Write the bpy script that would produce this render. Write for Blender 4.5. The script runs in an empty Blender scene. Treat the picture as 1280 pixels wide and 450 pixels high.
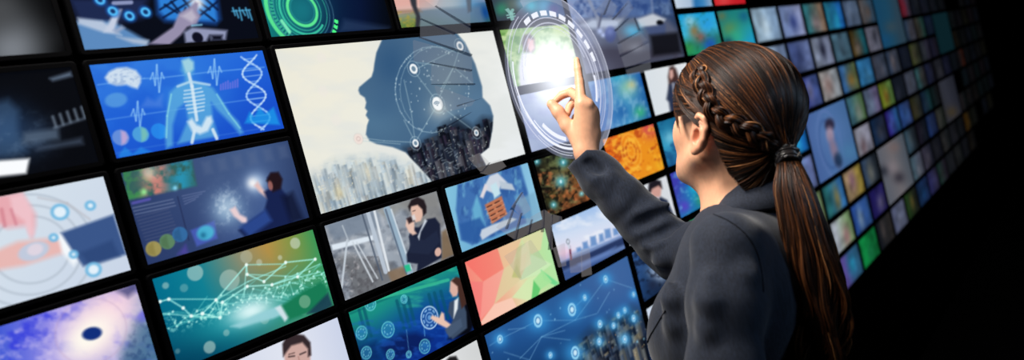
import bpy, bmesh, math, random
import numpy as np
from mathutils import Vector, Matrix, Quaternion

# ------------------------------------------------------------------ scene, camera
scene = bpy.context.scene
col = scene.collection
scene.view_settings.view_transform = 'Standard'
scene.view_settings.look = 'None'
scene.view_settings.exposure = 0.0
scene.view_settings.gamma = 1.0
scene.view_settings.use_curve_mapping = False
scene.cycles.use_denoising = True
scene.cycles.max_bounces = 6
scene.cycles.transparent_max_bounces = 24

PIT = 0.15                      # one row of monitors, metres
FPX = 903.507
CAMW = np.array([-6.06109, 2.677538, -6.914332])     # wall units: along, down, into
RC = np.array([[0.6353104, 0.2552906, -0.7288397], [-0.2095416, 0.9653585, 0.1554842], [0.7432853, 0.0539415, 0.6667963]])
CAMZ = 1.55
def wpos(u, v, w):              # wall units -> world metres (x along wall, y into wall, z up)
    return np.array([u * PIT, w * PIT, CAMZ + (CAMW[1] - v) * PIT])
CAMP = wpos(*CAMW)
def wdir(r):                    # direction in wall units -> world
    return np.array([r[0], r[2], -r[1]])
CX, CY, CZ = wdir(RC[0]), wdir(RC[1]), wdir(RC[2])   # right, down, forward
def at(px, py, d):              # photo pixel + distance along the view -> world point
    return CAMP + d * (CZ + CX * ((px - 640) / FPX) + CY * ((py - 225) / FPX))
def w2px(u, v, w=0):
    p = np.stack([u, v, np.zeros_like(u) + w], -1) - CAMW
    c = p @ RC.T
    return 640 + FPX * c[..., 0] / c[..., 2], 225 + FPX * c[..., 1] / c[..., 2]
def px2w(x, y, w=0.0):          # photo pixel -> wall plane coordinates
    d = RC.T @ np.array([(x - 640) / FPX, (y - 225) / FPX, 1.0])
    s = (w - CAMW[2]) / d[2]
    q = CAMW + s * d
    return q[0], q[1]

cam = bpy.data.cameras.new('camera')
camo = bpy.data.objects.new('camera', cam)
col.objects.link(camo)
M = Matrix(((CX[0], -CY[0], -CZ[0], CAMP[0]), (CX[1], -CY[1], -CZ[1], CAMP[1]), (CX[2], -CY[2], -CZ[2], CAMP[2]), (0, 0, 0, 1)))
camo.matrix_world = M
cam.sensor_width = 36.0
cam.lens = FPX / 1280 * 36.0
cam.clip_start = 0.02
cam.dof.use_dof = True
cam.dof.focus_distance = 1.24
cam.dof.aperture_fstop = (cam.lens / 1000) / 0.0098
scene.camera = camo

# ------------------------------------------------------------------ helpers
def tag(o, label=None, cat=None, group=None, kind=None):
    if label: o['label'] = label
    if cat: o['category'] = cat
    if group: o['group'] = group
    if kind: o['kind'] = kind
    return o
def empty(name, loc, rot=None):
    o = bpy.data.objects.new(name, None)
    o.empty_display_size = 0.03
    col.objects.link(o)
    o.location = loc
    if rot is not None: o.rotation_euler = rot
    return o
def link(name, me, mat=None, parent=None, world=True):
    """world=True: mesh data is in world space and is moved under its parent's origin"""
    o = bpy.data.objects.new(name, me)
    col.objects.link(o)
    if mat is not None: me.materials.append(mat)
    if parent is not None:
        if world:
            me.transform(Matrix.Translation(-Vector(parent.location)))
        o.parent = parent
    return o
def mesh_np(name, verts, faces, smooth=True, uv=None):
    verts = np.asarray(verts, dtype=np.float64).reshape(-1, 3)
    me = bpy.data.meshes.new(name)
    if isinstance(faces, np.ndarray):
        n, k = faces.shape
        me.vertices.add(len(verts)); me.vertices.foreach_set('co', verts.astype(np.float32).ravel())
        me.loops.add(n * k); me.loops.foreach_set('vertex_index', faces.astype(np.int32).ravel())
        me.polygons.add(n)
        me.polygons.foreach_set('loop_start', np.arange(0, n * k, k, dtype=np.int32))
    else:
        me.from_pydata([tuple(v) for v in verts], [], [tuple(f) for f in faces])
    me.update(calc_edges=True)
    me.validate()
    me.polygons.foreach_set('use_smooth', np.full(len(me.polygons), smooth, dtype=bool))
    return me
def grid_faces(nu, nv, wrap_v=False):
    i, j = np.meshgrid(np.arange(nu - 1), np.arange(nv if wrap_v else nv - 1), indexing='ij')
    j2 = (j + 1) % nv
    return np.stack([i * nv + j, (i + 1) * nv + j, (i + 1) * nv + j2, i * nv + j2], -1).reshape(-1, 4)
def lin(c):
    c = np.asarray(c, float) / 255.0
    return np.where(c <= 0.04045, c / 12.92, ((np.maximum(c, 0) + 0.055) / 1.055) ** 2.4)

def new_mat(name):
    m = bpy.data.materials.new(name); m.use_nodes = True
    nt = m.node_tree
    return m, nt, nt.nodes['Principled BSDF']
def plain(name, rgb, rough=0.5, spec=0.5, metal=0.0):
    m, nt, b = new_mat(name)
    b.inputs['Base Color'].default_value = (*lin(rgb), 1)
    b.inputs['Roughness'].default_value = rough
    b.inputs['Specular IOR Level'].default_value = spec
    b.inputs['Metallic'].default_value = metal
    n = nt.nodes.new('ShaderNodeTexNoise'); n.inputs['Scale'].default_value = 60
    mr = nt.nodes.new('ShaderNodeMapRange')
    mr.inputs['To Min'].default_value = max(0, rough - 0.06); mr.inputs['To Max'].default_value = min(1, rough + 0.06)
    nt.links.new(n.outputs['Fac'], mr.inputs['Value']); nt.links.new(mr.outputs['Result'], b.inputs['Roughness'])
    return m
M_black = plain('black_plastic', (3, 3, 4), 0.7, 0.02)
M_wall = plain('matte_black_board', (3, 3, 4), 0.9, 0.01)
M_floor = plain('black_floor', (4, 4, 5), 0.75, 0.05)
M_screen, _nt, _b = new_mat('lit_picture')
_a = _nt.nodes.new('ShaderNodeAttribute'); _a.attribute_name = 'picture'
_b.inputs['Base Color'].default_value = (0.0005, 0.0005, 0.0006, 1)
_b.inputs['Roughness'].default_value = 0.7; _b.inputs['Specular IOR Level'].default_value = 0.005
_nt.links.new(_a.outputs['Color'], _b.inputs['Emission Color'])
_b.inputs['Emission Strength'].default_value = 1.0

# ------------------------------------------------------------------ picture painter (colours are what the monitors show, plus painted burst glow and fade)
def hash2(ix, iy, seed):
    h = np.sin(ix * 127.1 + iy * 311.7 + seed * 74.7) * 43758.5453
    return h - np.floor(h)
def vnoise(x, y, seed=0, oct=3):
    t = 0; a = 0.5; s = 0
    for k in range(oct):
        ix, iy = np.floor(x), np.floor(y); fx, fy = x - ix, y - iy
        fx = fx * fx * (3 - 2 * fx); fy = fy * fy * (3 - 2 * fy)
        n = (hash2(ix, iy, seed + k) * (1 - fx) + hash2(ix + 1, iy, seed + k) * fx) * (1 - fy) + \
            (hash2(ix, iy + 1, seed + k) * (1 - fx) + hash2(ix + 1, iy + 1, seed + k) * fx) * fy
        t = t + a * n; s += a; a *= 0.5; x = x * 2.03; y = y * 2.03
    return t / s
class Pic:
    def __init__(s, u0, v0, u1, v1, step=1.0):
        cx, cy = w2px(np.array([u0, u1, u1, u0]), np.array([v0, v0, v1, v1]))
        wid = max(math.hypot(cx[1] - cx[0], cy[1] - cy[0]), math.hypot(cx[2] - cx[3], cy[2] - cy[3]))
        hei = max(math.hypot(cx[3] - cx[0], cy[3] - cy[0]), math.hypot(cx[2] - cx[1], cy[2] - cy[1]))
        s.nx, s.ny = max(6, int(wid / step) + 2), max(6, int(hei / step) + 2)
        s.s, s.t = np.meshgrid(np.linspace(0, 1, s.nx), np.linspace(0, 1, s.ny), indexing='ij')
        s.U = u0 + (u1 - u0) * s.s; s.V = v0 + (v1 - v0) * s.t
        s.X, s.Y = w2px(s.U, s.V)
        s.C = np.zeros((s.nx, s.ny, 3))
        s.box = (u0, v0, u1, v1)
        s.blur = 1.0
    def mix(s, m, c):
        m = np.clip(m, 0, 1)[..., None]
        s.C = s.C * (1 - m) + np.asarray(c, float) * m
    def fill(s, c): s.C[:] = c
    def grad(s, x0, y0, x1, y1, stops):
        t = ((s.X - x0) * (x1 - x0) + (s.Y - y0) * (y1 - y0)) / ((x1 - x0) ** 2 + (y1 - y0) ** 2)
        k = [q[0] for q in stops]
        for i in range(3): s.C[..., i] = np.interp(t, k, [q[1][i] for q in stops])
    def poly(s, pts, c, a=1.0, soft=None):
        soft = soft or s.blur
        P = np.asarray(pts, float); n = len(P)
        lo, hi = P.min(0) - 4 * soft, P.max(0) + 4 * soft
        sel = (s.X > lo[0]) & (s.X < hi[0]) & (s.Y > lo[1]) & (s.Y < hi[1])
        if not sel.any(): return
        x, y = s.X[sel], s.Y[sel]
        ins = np.zeros(x.shape, bool); d2 = np.full(x.shape, 1e9)
        for i in range(n):
            ax, ay = P[i]; bx, by = P[(i + 1) % n]
            ex, ey = bx - ax, by - ay
            L = ex * ex + ey * ey + 1e-9
            t = np.clip(((x - ax) * ex + (y - ay) * ey) / L, 0, 1)
            d2 = np.minimum(d2, (x - ax - t * ex) ** 2 + (y - ay - t * ey) ** 2)
            cr = ((ay > y) != (by > y)) & (x < (bx - ax) * (y - ay) / (by - ay + 1e-12) + ax)
            ins ^= cr
        sd = np.sqrt(d2) * np.where(ins, 1, -1)
        m = np.zeros(s.X.shape); m[sel] = np.clip(0.5 + sd / (2 * soft), 0, 1) * a
        s.mix(m, c)
    def line(s, pts, w, c, a=1.0):
        for (ax, ay), (bx, by) in zip(pts[:-1], pts[1:]):
            ex, ey = bx - ax, by - ay
            L = ex * ex + ey * ey + 1e-9
            t = np.clip(((s.X - ax) * ex + (s.Y - ay) * ey) / L, 0, 1)
            d = np.hypot(s.X - ax - t * ex, s.Y - ay - t * ey)
            s.mix(np.clip((w / 2 + 0.5 * s.blur - d) / s.blur, 0, 1) * a, c)
    def _r(s, x, y):            # distance from a point, in photo-height pixels but round on the wall
        u, v = px2w(x, y)
        a, b = w2px(np.array([u, u]), np.array([v - 0.1, v + 0.1]))
        k = math.hypot(a[1] - a[0], b[1] - b[0]) / 0.2
        return (s.U - u) * k, (s.V - v) * k
    def disc(s, x, y, r, c, a=1.0, soft=None, sq=1.0):
        du, dv = s._r(x, y); d = np.hypot(du / sq, dv); soft = soft or s.blur
        s.mix(np.clip((r + soft / 2 - d) / soft, 0, 1) * a, c)
    def ring(s, x, y, r, w, c, a=1.0, a0=None, a1=None, dash=0):
        du, dv = s._r(x, y); d = np.abs(np.hypot(du, dv) - r)
        m = np.clip((w / 2 + 0.5 * s.blur - d) / s.blur, 0, 1) * a
        an = np.degrees(np.arctan2(dv, du)) % 360
        if a0 is not None: m = m * (((an - a0) % 360) < ((a1 - a0) % 360 or 360))
        if dash: m = m * ((an * dash / 360.0) % 1 < 0.6)
        s.mix(m, c)
    def ell(s, x, y, rx, ry, rot, c, a=1.0, soft=None):
        soft = soft or s.blur; q = math.radians(rot)
        dx, dy = s.X - x, s.Y - y
        e = np.hypot((dx * math.cos(q) + dy * math.sin(q)) / rx, (-dx * math.sin(q) + dy * math.cos(q)) / ry)
        s.mix(np.clip((1 - e) * min(rx, ry) / soft + 0.5, 0, 1) * a, c)
    def glow(s, x, y, r, c, a=1.0, sq=1.0, rot=0):
        q = math.radians(rot); dx, dy = s.X - x, s.Y - y
        e = ((dx * math.cos(q) + dy * math.sin(q)) / sq) ** 2 + (-dx * math.sin(q) + dy * math.cos(q)) ** 2
        s.mix(np.exp(-e / (r * r)) * a, c)
    def noise(s, sx, sy, c, a=1.0, lo=0.4, hi=0.7, seed=0, oct=3, mask=None):
        n = vnoise(s.X / sx + 50, s.Y / sy + 50, seed, oct)
        m = np.clip((n - lo) / (hi - lo), 0, 1) * a
        if mask is not None: m = m * mask
        s.mix(m, c)
    def inpoly(s, pts, soft=3):
        keep = s.C; s.C = np.zeros_like(keep); s.poly(pts, (1, 1, 1), 1, soft); m = s.C[..., 0].copy(); s.C = keep
        return m
    def dots(s, n, seed, c, rmin, rmax, a=0.8, box=None):
        r = random.Random(seed)
        for k in range(n):
            if box: x, y = r.uniform(box[0], box[2]), r.uniform(box[1], box[3])
            else:
                uu, vv = r.uniform(s.box[0], s.box[2]), r.uniform(s.box[1], s.box[3])
                xx, yy = w2px(np.array([uu]), np.array([vv])); x, y = float(xx[0]), float(yy[0])
            s.disc(x, y, r.uniform(rmin, rmax), c, a * r.uniform(0.4, 1))
    def city(s, n, seed, sky, depth, wid, cols, a=.9, lights=None, clip=None):
        """blocks standing on the picture: sky is the skyline as photo points"""
        r = random.Random(seed); keep = s.C.copy()
        xs = [q[0] for q in sky]; L = []
        for k in range(n):
            x = r.uniform(xs[0], xs[-1]); y = float(np.interp(x, xs, [q[1] for q in sky])) + depth * r.uniform(0, 1) ** 1.3
            L.append((y, x))
        for y, x in sorted(L):
            u, v = px2w(x, y); w_ = r.uniform(*wid); h = r.uniform(14, 34)
            sl = (float(w2px(np.array([u]), np.array([v + .2]))[0][0]) - x) / max(1e-3, float(w2px(np.array([u]), np.array([v + .2]))[1][0]) - y)
            up = (float(w2px(np.array([u + .2]), np.array([v]))[1][0]) - y) / (float(w2px(np.array([u + .2]), np.array([v]))[0][0]) - x)
            c = np.array(r.choice(cols), float) * r.uniform(.8, 1.15)
            s.poly([(x, y), (x + w_, y + w_ * up), (x + w_ + h * sl, y + w_ * up + h), (x + h * sl, y + h)], c, a, .9)
            s.poly([(x + w_ * .62, y + w_ * up * .62), (x + w_, y + w_ * up), (x + w_ + h * sl, y + w_ * up + h), (x + w_ * .62 + h * sl, y + h)], c * .62, a * .8, .8)
            if lights:
                for j in range(r.randint(0, 3)): s.disc(x + w_ * r.uniform(.2, .6) + r.uniform(2, 12) * sl, y + r.uniform(3, 12), .55, r.choice(lights), .9)
        if clip is not None: s.C = keep * (1 - clip[..., None]) + s.C * clip[..., None]
    def mesh(s, name, w):
        P = np.stack([s.U * PIT, np.full_like(s.U, w * PIT), CAMZ + (CAMW[1] - s.V) * PIT], -1).reshape(-1, 3)
        me = mesh_np(name, P, grid_faces(s.nx, s.ny)[:, ::-1], smooth=False)
        at_ = me.attributes.new('picture', 'FLOAT_COLOR', 'POINT')
        c = np.ones((s.nx * s.ny, 4), np.float32); c[:, :3] = lin(np.clip(s.C, 0, 255)).reshape(-1, 3)
        at_.data.foreach_set('color', c.ravel())
        return me
W_ = (255, 255, 255)
# ------------------------------------------------------------------ what each near monitor shows (column, row)
PAINT = {}
def show(c, r, label, w=1, h=1):
    def deco(f):
        PAINT[(c, r)] = (w, h, label, f); return f
    return deco

@show(-1, 0, 'blank grey monitor at the upper left, with a painted gradient fading darker rightwards')
def _(p):
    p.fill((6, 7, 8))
    p.glow(15, 60, 48, (122, 127, 134), 1); p.glow(0, 10, 30, (78, 80, 83), .8); p.glow(90, 0, 40, (2, 2, 3), 1); p.glow(92, 70, 22, (4, 4, 5), 1)  # grey gradient and vignette-like dark corners painted into the emission
@show(-1, 1, 'dark monitor with a dim laboratory worker and a white slab of light')
def _(p):
    p.blur = 4
    p.fill((7, 9, 15)); p.glow(8, 165, 32, (36, 66, 108), .9); p.glow(45, 170, 22, (38, 54, 78), .8)
    p.poly([(-12, 130), (10, 124), (24, 138), (22, 160), (34, 190), (-10, 200)], (62, 92, 128), .6, 6)
    p.noise(9, 7, (95, 120, 150), .4, .5, .8, 3, mask=np.exp(-((p.X - 25) / 35) ** 2 - ((p.Y - 170) / 26) ** 2))
    for k in range(5): p.line([(66 + 9 * k, 146 - 3 * k), (70 + 9 * k, 158 - 3 * k)], 3, (120, 135, 152), .8)
    p.line([(68, 160), (106, 148)], 3, (110, 125, 145), .6)
    p.poly([(30, 166), (73, 160), (74, 174), (28, 180)], (90, 108, 130), .7)
    p.poly([(48, 184), (102, 172), (104, 180), (46, 188)], (84, 100, 124), .6)
    p.poly([(62, 98), (88, 90), (90, 95), (66, 101)], (120, 140, 165), .8, 3)
    p.poly([(-5, 201), (37, 198), (33, 217), (-5, 221)], (250, 252, 255), 1, 2.5)
@show(-1, 2, 'pale monitor with a finger tapping a wristwatch and a navy sleeve')
def _(p):
    p.blur = 3.2
    p.grad(0, 240, 150, 340, [(0, (214, 226, 236)), (1, (202, 214, 232))])
    for r in (42, 56, 70): p.ring(40, 312, r, 2.5, (178, 190, 204), .8)
    p.poly([(-6, 244), (26, 240), (44, 268), (44, 282), (40, 296), (34, 282), (10, 285), (-6, 280)], (232, 170, 178), 1, 5)
    p.poly([(12, 246), (28, 242), (40, 262), (42, 292), (37, 296), (30, 276), (16, 266)], (240, 196, 204), .9)
    p.line([(2, 262), (6, 282)], 5, (205, 120, 134), .6); p.line([(14, 262), (20, 280)], 4, (205, 122, 138), .6)
    p.poly([(-6, 314), (22, 302), (62, 298), (80, 300), (80, 316), (30, 332), (-6, 338)], (232, 184, 180), 1, 4)
    p.ell(42, 314, 20, 11, -18, (188, 204, 226), .9); p.ell(44, 312, 10, 7, -18, (226, 214, 226), .9)
    p.poly([(72, 294), (80, 290), (100, 322), (92, 332), (78, 316)], (244, 248, 252))
    p.poly([(76, 291), (142, 268), (158, 318), (104, 333), (92, 316)], (58, 86, 138), 1, 2.5)
    p.poly([(100, 316), (140, 300), (150, 320), (112, 333)], (44, 70, 120), .8)
    for (x, y, r) in ((75, 265, 9), (113, 257, 5), (117, 337, 8), (92, 318, 4), (67, 297, 4)):
        p.disc(x, y, r + 1.5, (118, 186, 226)); p.disc(x, y, r - 2.2, (226, 240, 250))
    p.line([(48, 247), (84, 254), (112, 274)], 2.5, (186, 188, 196), .7)
@show(-1, 3, 'violet monitor with a glowing white eye and dark blue pupil')
def _(p):
    p.blur = 3
    p.grad(0, 420, 190, 400, [(0, (70, 92, 214)), (.4, (150, 140, 232)), (.8, (176, 176, 214)), (1, (120, 150, 186))])
    p.noise(16, 12, (52, 60, 220), .8, .45, .75, 11); p.noise(12, 9, (196, 186, 240), .6, .5, .8, 12)
    p.poly([(150, 440), (170, 400), (200, 410), (205, 452), (150, 460)], (60, 104, 140), .8, 8)
    p.noise(6, 6, (30, 60, 110), .6, .5, .8, 13, mask=p.inpoly([(150, 450), (165, 405), (205, 400), (205, 455)], 6))
    p.glow(140, 385, 26, (246, 204, 224), .9, 1.6, -38)
    p.glow(115, 417, 31, (252, 214, 222), 1, 1.45, -38); p.glow(112, 420, 25, (255, 252, 240), 1, 1.7, -38)
    p.ring(115, 414, 40, 1.2, (190, 160, 190), .4)
    p.ell(115, 417, 12.5, 8, -12, (16, 46, 124), 1, 3)
    p.poly([(145, 363), (170, 352), (172, 362), (160, 372), (150, 366)], (70, 70, 120), .8, 4)
@show(0, 0, 'blue monitor with a hand touching a glowing car dashboard map')
def _(p):
    p.blur = 2.4
    p.fill((5, 9, 22)); p.poly([(84, -3), (185, -3), (178, 22), (130, 34), (100, 30)], (28, 40, 78), 1, 6)
    p.poly([(95, 27), (140, 26), (186, 52), (180, 62), (104, 64)], (92, 138, 190), 1, 3)
    p.poly([(97, 22), (128, 26), (152, 44), (128, 40), (98, 30)], (186, 200, 222), .95)
    p.poly([(144, 12), (152, 12), (142, 40), (130, 40)], (196, 206, 226))
    p.poly([(146, 46), (186, 50), (184, 57), (166, 54)], (176, 190, 212), .9)
    p.poly([(141, 38), (152, 32), (156, 35), (146, 42)], (150, 166, 196))
    p.line([(142, 4), (164, 3)], 5, (150, 160, 200), .9)
    for (x, y) in ((125, 0), (141, 14), (162, 20), (182, 15)):
        p.disc(x, y, 8, (26, 92, 184), .8, 5); p.disc(x, y, 6, (84, 190, 250)); p.disc(x, y, 3, (20, 52, 108))
    p.poly([(194, -3), (272, -3), (276, 24), (270, 31), (206, 27), (196, 18)], (24, 74, 150), 1, 4)
    p.poly([(198, -3), (268, -3), (271, 26), (210, 24), (200, 14)], (44, 128, 214))
    for q in ([(200, 12), (222, -2)], [(204, 22), (246, -3)], [(214, 2), (230, 22)], [(228, -2), (244, 18)], [(226, 24), (232, 10)], [(244, 24), (272, 2)], [(250, 12), (268, 26)], [(256, -2), (272, 12)], [(248, 2), (262, 12)], [(206, 6), (222, 16)]):
        p.line(q, 2.6, (6, 22, 58), .9)
    p.glow(246, 4, 9, (250, 248, 246), 1)
    p.poly([(186, 55), (216, 34), (224, 16), (238, 8), (244, 2), (248, 4), (247, 14), (251, 20), (246, 30), (234, 34), (226, 44), (212, 56)], (150, 142, 172), 1, 2)
    p.poly([(226, 20), (240, 12), (246, 22), (240, 28)], (196, 190, 206), .8)
    p.poly([(230, 40), (240, 34), (284, 38), (282, 50), (264, 50), (262, 44), (258, 52), (232, 54)], (152, 158, 192), .95)
    p.disc(247, 47, 7, (10, 12, 30)); p.poly([(264, 44), (278, 44), (277, 50), (266, 50)], (10, 12, 28))
    for k in range(6): p.line([(291 + 4 * k, 10 + (k % 2) * 3), (294 + 4.2 * k, 19 + (k % 3) * 3)], 1.8, (86, 186, 232), .9)
    p.line([(290, 14), (316, 12)], 1.4, (86, 186, 232), .8)
    p.line([(240, 32), (252, 31)], 2, (150, 220, 250), .8)
@show(0, 1, 'bright blue monitor with a glowing human skeleton, brain and DNA strand')
def _(p):
    p.blur = 1.8
    p.grad(160, 75, 215, 190, [(0, (52, 124, 224)), (.5, (34, 102, 218)), (1, (24, 80, 204))])
    p.glow(240, 120, 40, (64, 150, 226), .5)
    p.noise(30, 20, (24, 84, 206), .35, .4, .7, 5)
    for (pts, a) in (([(122, 106), (180, 98), (196, 98), (262, 90), (330, 84)], .6), ([(132, 150), (180, 143), (220, 137), (330, 122)], .45), ([(128, 196), (160, 188), (330, 160)], .2)):
        p.line(pts, 1.3, (130, 190, 246), a)
    for (x, y, h) in ((196, 98, 17), (268, 90, 16), (172, 143, 16)):
        p.line([(x - 8, y + 1), (x - 5, y - h * .4), (x - 2, y + h * .5), (x, y - h), (x + 3, y + h), (x + 6, y - h * .4), (x + 9, y)], 1.6, (150, 204, 248), .75)
    p.poly([(131, 97), (136, 90), (146, 85), (158, 84), (170, 88), (176, 96), (176, 103), (172, 111), (165, 109), (158, 106), (146, 107), (136, 104)], (214, 228, 240), .95, 2)
    p.noise(4, 3, (150, 176, 214), .7, .45, .7, 8, mask=p.inpoly([(131, 97), (140, 87), (158, 84), (172, 90), (176, 100), (165, 109), (140, 105)], 2))
    p.ell(145, 125, 14, 9, -8, (92, 160, 224), .75, 3)
    p.poly([(176, 134), (184, 122), (194, 126), (203, 118), (203, 134)], (90, 138, 226), .5, 3)
    for (x, y, c1, c2) in ((151, 172, (206, 170, 212), (112, 150, 220)), (176, 168, (126, 196, 176), (84, 170, 222)), (199, 164, (40, 140, 236), (40, 140, 236))):
        p.disc(x, y, 10, c2, .85)
        p.poly([(x, y - 9), (x + 6, y - 7), (x + 9, y), (x + 6, y + 7), (x + 1, y + 9)], c1, .8)
    body = [(228, 74), (236, 72), (242, 76), (243, 88), (239, 96), (241, 101), (254, 104), (266, 110), (276, 124), (288, 142), (298, 152), (304, 166), (300, 168), (290, 156), (272, 138), (264, 128), (266, 148), (273, 170), (240, 176), (222, 180), (235, 150), (232, 128), (222, 136), (216, 156), (216, 182), (208, 186), (206, 168), (209, 140), (212, 116), (220, 108), (231, 102), (231, 96), (226, 88)]
    p.poly(body, (92, 172, 222), .8, 2.5)
    p.line([(214, 118), (209, 145), (208, 172)], 2, (150, 226, 230), .7); p.line([(271, 118), (286, 142), (300, 160)], 2, (140, 220, 230), .7)
    p.poly([(227, 76), (236, 73), (242, 78), (242, 86), (237, 91), (232, 91)], (176, 220, 226), .8, 2)
    p.line([(236, 92), (240, 108), (246, 150)], 4, (214, 232, 244), .9)
    p.line([(222, 108), (238, 102), (262, 106)], 3, (190, 222, 240), .8)
    for k in range(7):
        y = 110 + 4.6 * k; w = 13 - abs(k - 2.5)
        p.line([(241 + k * .7 - w, y + 3.5), (241 + k * .7, y + 2), (241 + k * .7 + w, y)], 1.7, (214, 234, 246), .85)
    p.poly([(234, 152), (240, 148), (246, 156), (252, 158), (258, 146), (264, 145), (266, 152), (260, 164), (250, 168), (240, 164)], (220, 236, 246), .9, 2.2)
    p.line([(243, 164), (240, 178)], 4, (214, 232, 244), .9); p.line([(266, 162), (271, 173)], 4, (214, 232, 244), .9)
    a, b = [], []
    for k in range(27):
        t = k / 26; x, y = 311 + 17 * t, 70 + 92 * t; s_ = math.sin(t * 10.5 + 2.2) * 12
        a.append((x + s_, y - s_ * .12)); b.append((x - s_, y + s_ * .12))
        if k % 2: p.line([a[-1], b[-1]], 1, (176, 214, 250), .7)
    p.line(a, 2, (196, 224, 250), .9); p.line(b, 2, (170, 208, 250), .9)
    for k in range(8): p.line([(276 + 3 * k, 112 - k * .5), (276 + 3 * k, 106 - (k * 5 % 4) - k * .5)], 2, (130, 120, 226), .7)
    p.poly([(306, 154), (312, 140), (318, 146), (324, 134), (332, 142), (342, 134), (350, 156)], (28, 158, 236), .75)
    p.poly([(148, 194), (156, 184), (166, 192), (176, 184), (190, 190), (150, 197)], (40, 150, 236), .6)
@show(0, 2, 'dark blue monitor with an article, charts and a figure holding glowing light')
def _(p):
    p.blur = 1.7
    p.grad(150, 260, 385, 220, [(0, (40, 56, 100)), (.35, (48, 66, 112)), (.75, (66, 92, 146)), (1, (30, 44, 84))])
    p.glow(290, 200, 60, (70, 92, 130), .6, 1.8, -10)
    for k in range(6): p.poly([(252 + 19 * k, 203 - 4 * k), (262 + 19 * k, 201 - 4 * k), (266 + 19 * k, 216 - 4 * k), (256 + 19 * k, 218 - 4 * k)], (96, 112, 146), .3, 3)
    p.poly([(153, 214), (240, 200), (246, 232), (160, 250)], (50, 96, 92), 1, 2.2)
    m = p.inpoly([(153, 214), (240, 200), (246, 232), (160, 250)], 2)
    p.noise(8, 7, (60, 140, 80), .9, .4, .7, 1, mask=m * (p.X < 190)); p.noise(9, 8, (216, 130, 120), .9, .3, .6, 2, mask=m * np.exp(-((p.X - 196) / 17) ** 2)); p.glow(186, 216, 9, (236, 216, 196), .7)
    p.noise(7, 7, (40, 150, 186), .9, .3, .6, 3, mask=m * np.exp(-((p.X - 226) / 15) ** 2)); p.glow(180, 240, 4, (150, 240, 150), .9); p.glow(219, 235, 3, (140, 220, 250), .9)
    p.line([(166, 254), (187, 249)], 3.4, (86, 84, 170), .9)
    for k in range(14): p.line([(166 + 1.6 * k, 260 + 4 * k), ((216 if k < 3 else 206) + 1.6 * k, 249 + 4 * k)], 1.3, (110, 124, 160) if k < 3 else (72, 84, 122), .8)
    for k in range(4): p.line([(228 + k, 245 + 3.4 * k), (256 - 4 * k, 239 + 3.4 * k)], 1.2, (104, 118, 160), .7)
    p.line([(222, 246), (236, 300)], 1.4, (36, 46, 84), .9)
    for (x, y, c) in ((192, 311, (170, 156, 84)), (209, 302, (96, 138, 96)), (225, 293, (52, 110, 166))): p.disc(x, y, 9.5, c, .9); p.poly([(x - 1, y - 8), (x + 3, y + 9), (x - 7, y + 6), (x - 8, y - 3)], tuple(q * .8 for q in c), .7)
    p.poly([(238, 288), (268, 276), (272, 298), (246, 308)], (70, 90, 176)); p.ell(257, 291, 11, 9, -20, (70, 190, 216), .85, 4); p.glow(254, 294, 4, (20, 90, 130), .7)
    p.poly([(222, 318), (232, 306), (236, 318)], (86, 70, 170), .7, 3)
    p.glow(284, 262, 21, (150, 186, 216), .75); p.glow(284, 258, 13, (186, 206, 224), .6); p.noise(5, 5, (210, 226, 240), .6, .5, .75, 5, mask=np.exp(-((p.X - 284) / 18) ** 2 - ((p.Y - 258) / 20) ** 2))
    p.poly([(287, 262), (294, 258), (300, 268), (308, 272), (310, 280), (302, 278), (292, 270)], (232, 206, 210), 1, 2)
    p.glow(320, 229, 13, (176, 204, 236), .9); p.glow(316, 229, 7, (246, 244, 244), .95)
    p.poly([(318, 232), (322, 227), (330, 238), (336, 242), (334, 248), (324, 240)], (226, 190, 186), 1, 2)
    p.poly([(334, 222), (340, 216), (348, 217), (352, 224), (350, 234), (360, 246), (366, 280), (330, 290), (306, 296), (298, 288), (310, 278), (330, 264), (334, 250), (330, 240), (336, 236)], (22, 34, 78), 1, 2)
    p.poly([(333, 226), (338, 216), (348, 215), (353, 224), (351, 236), (341, 240), (338, 230)], (34, 20, 26), 1, 2); p.ell(338, 232, 3, 6, -10, (176, 110, 100), .8)
    p.poly([(300, 284), (332, 262), (340, 276), (312, 296)], (44, 74, 146), .9, 3)
    p.poly([(352, 246), (366, 240), (380, 274), (364, 280)], (14, 20, 46), .8, 4)
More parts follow.
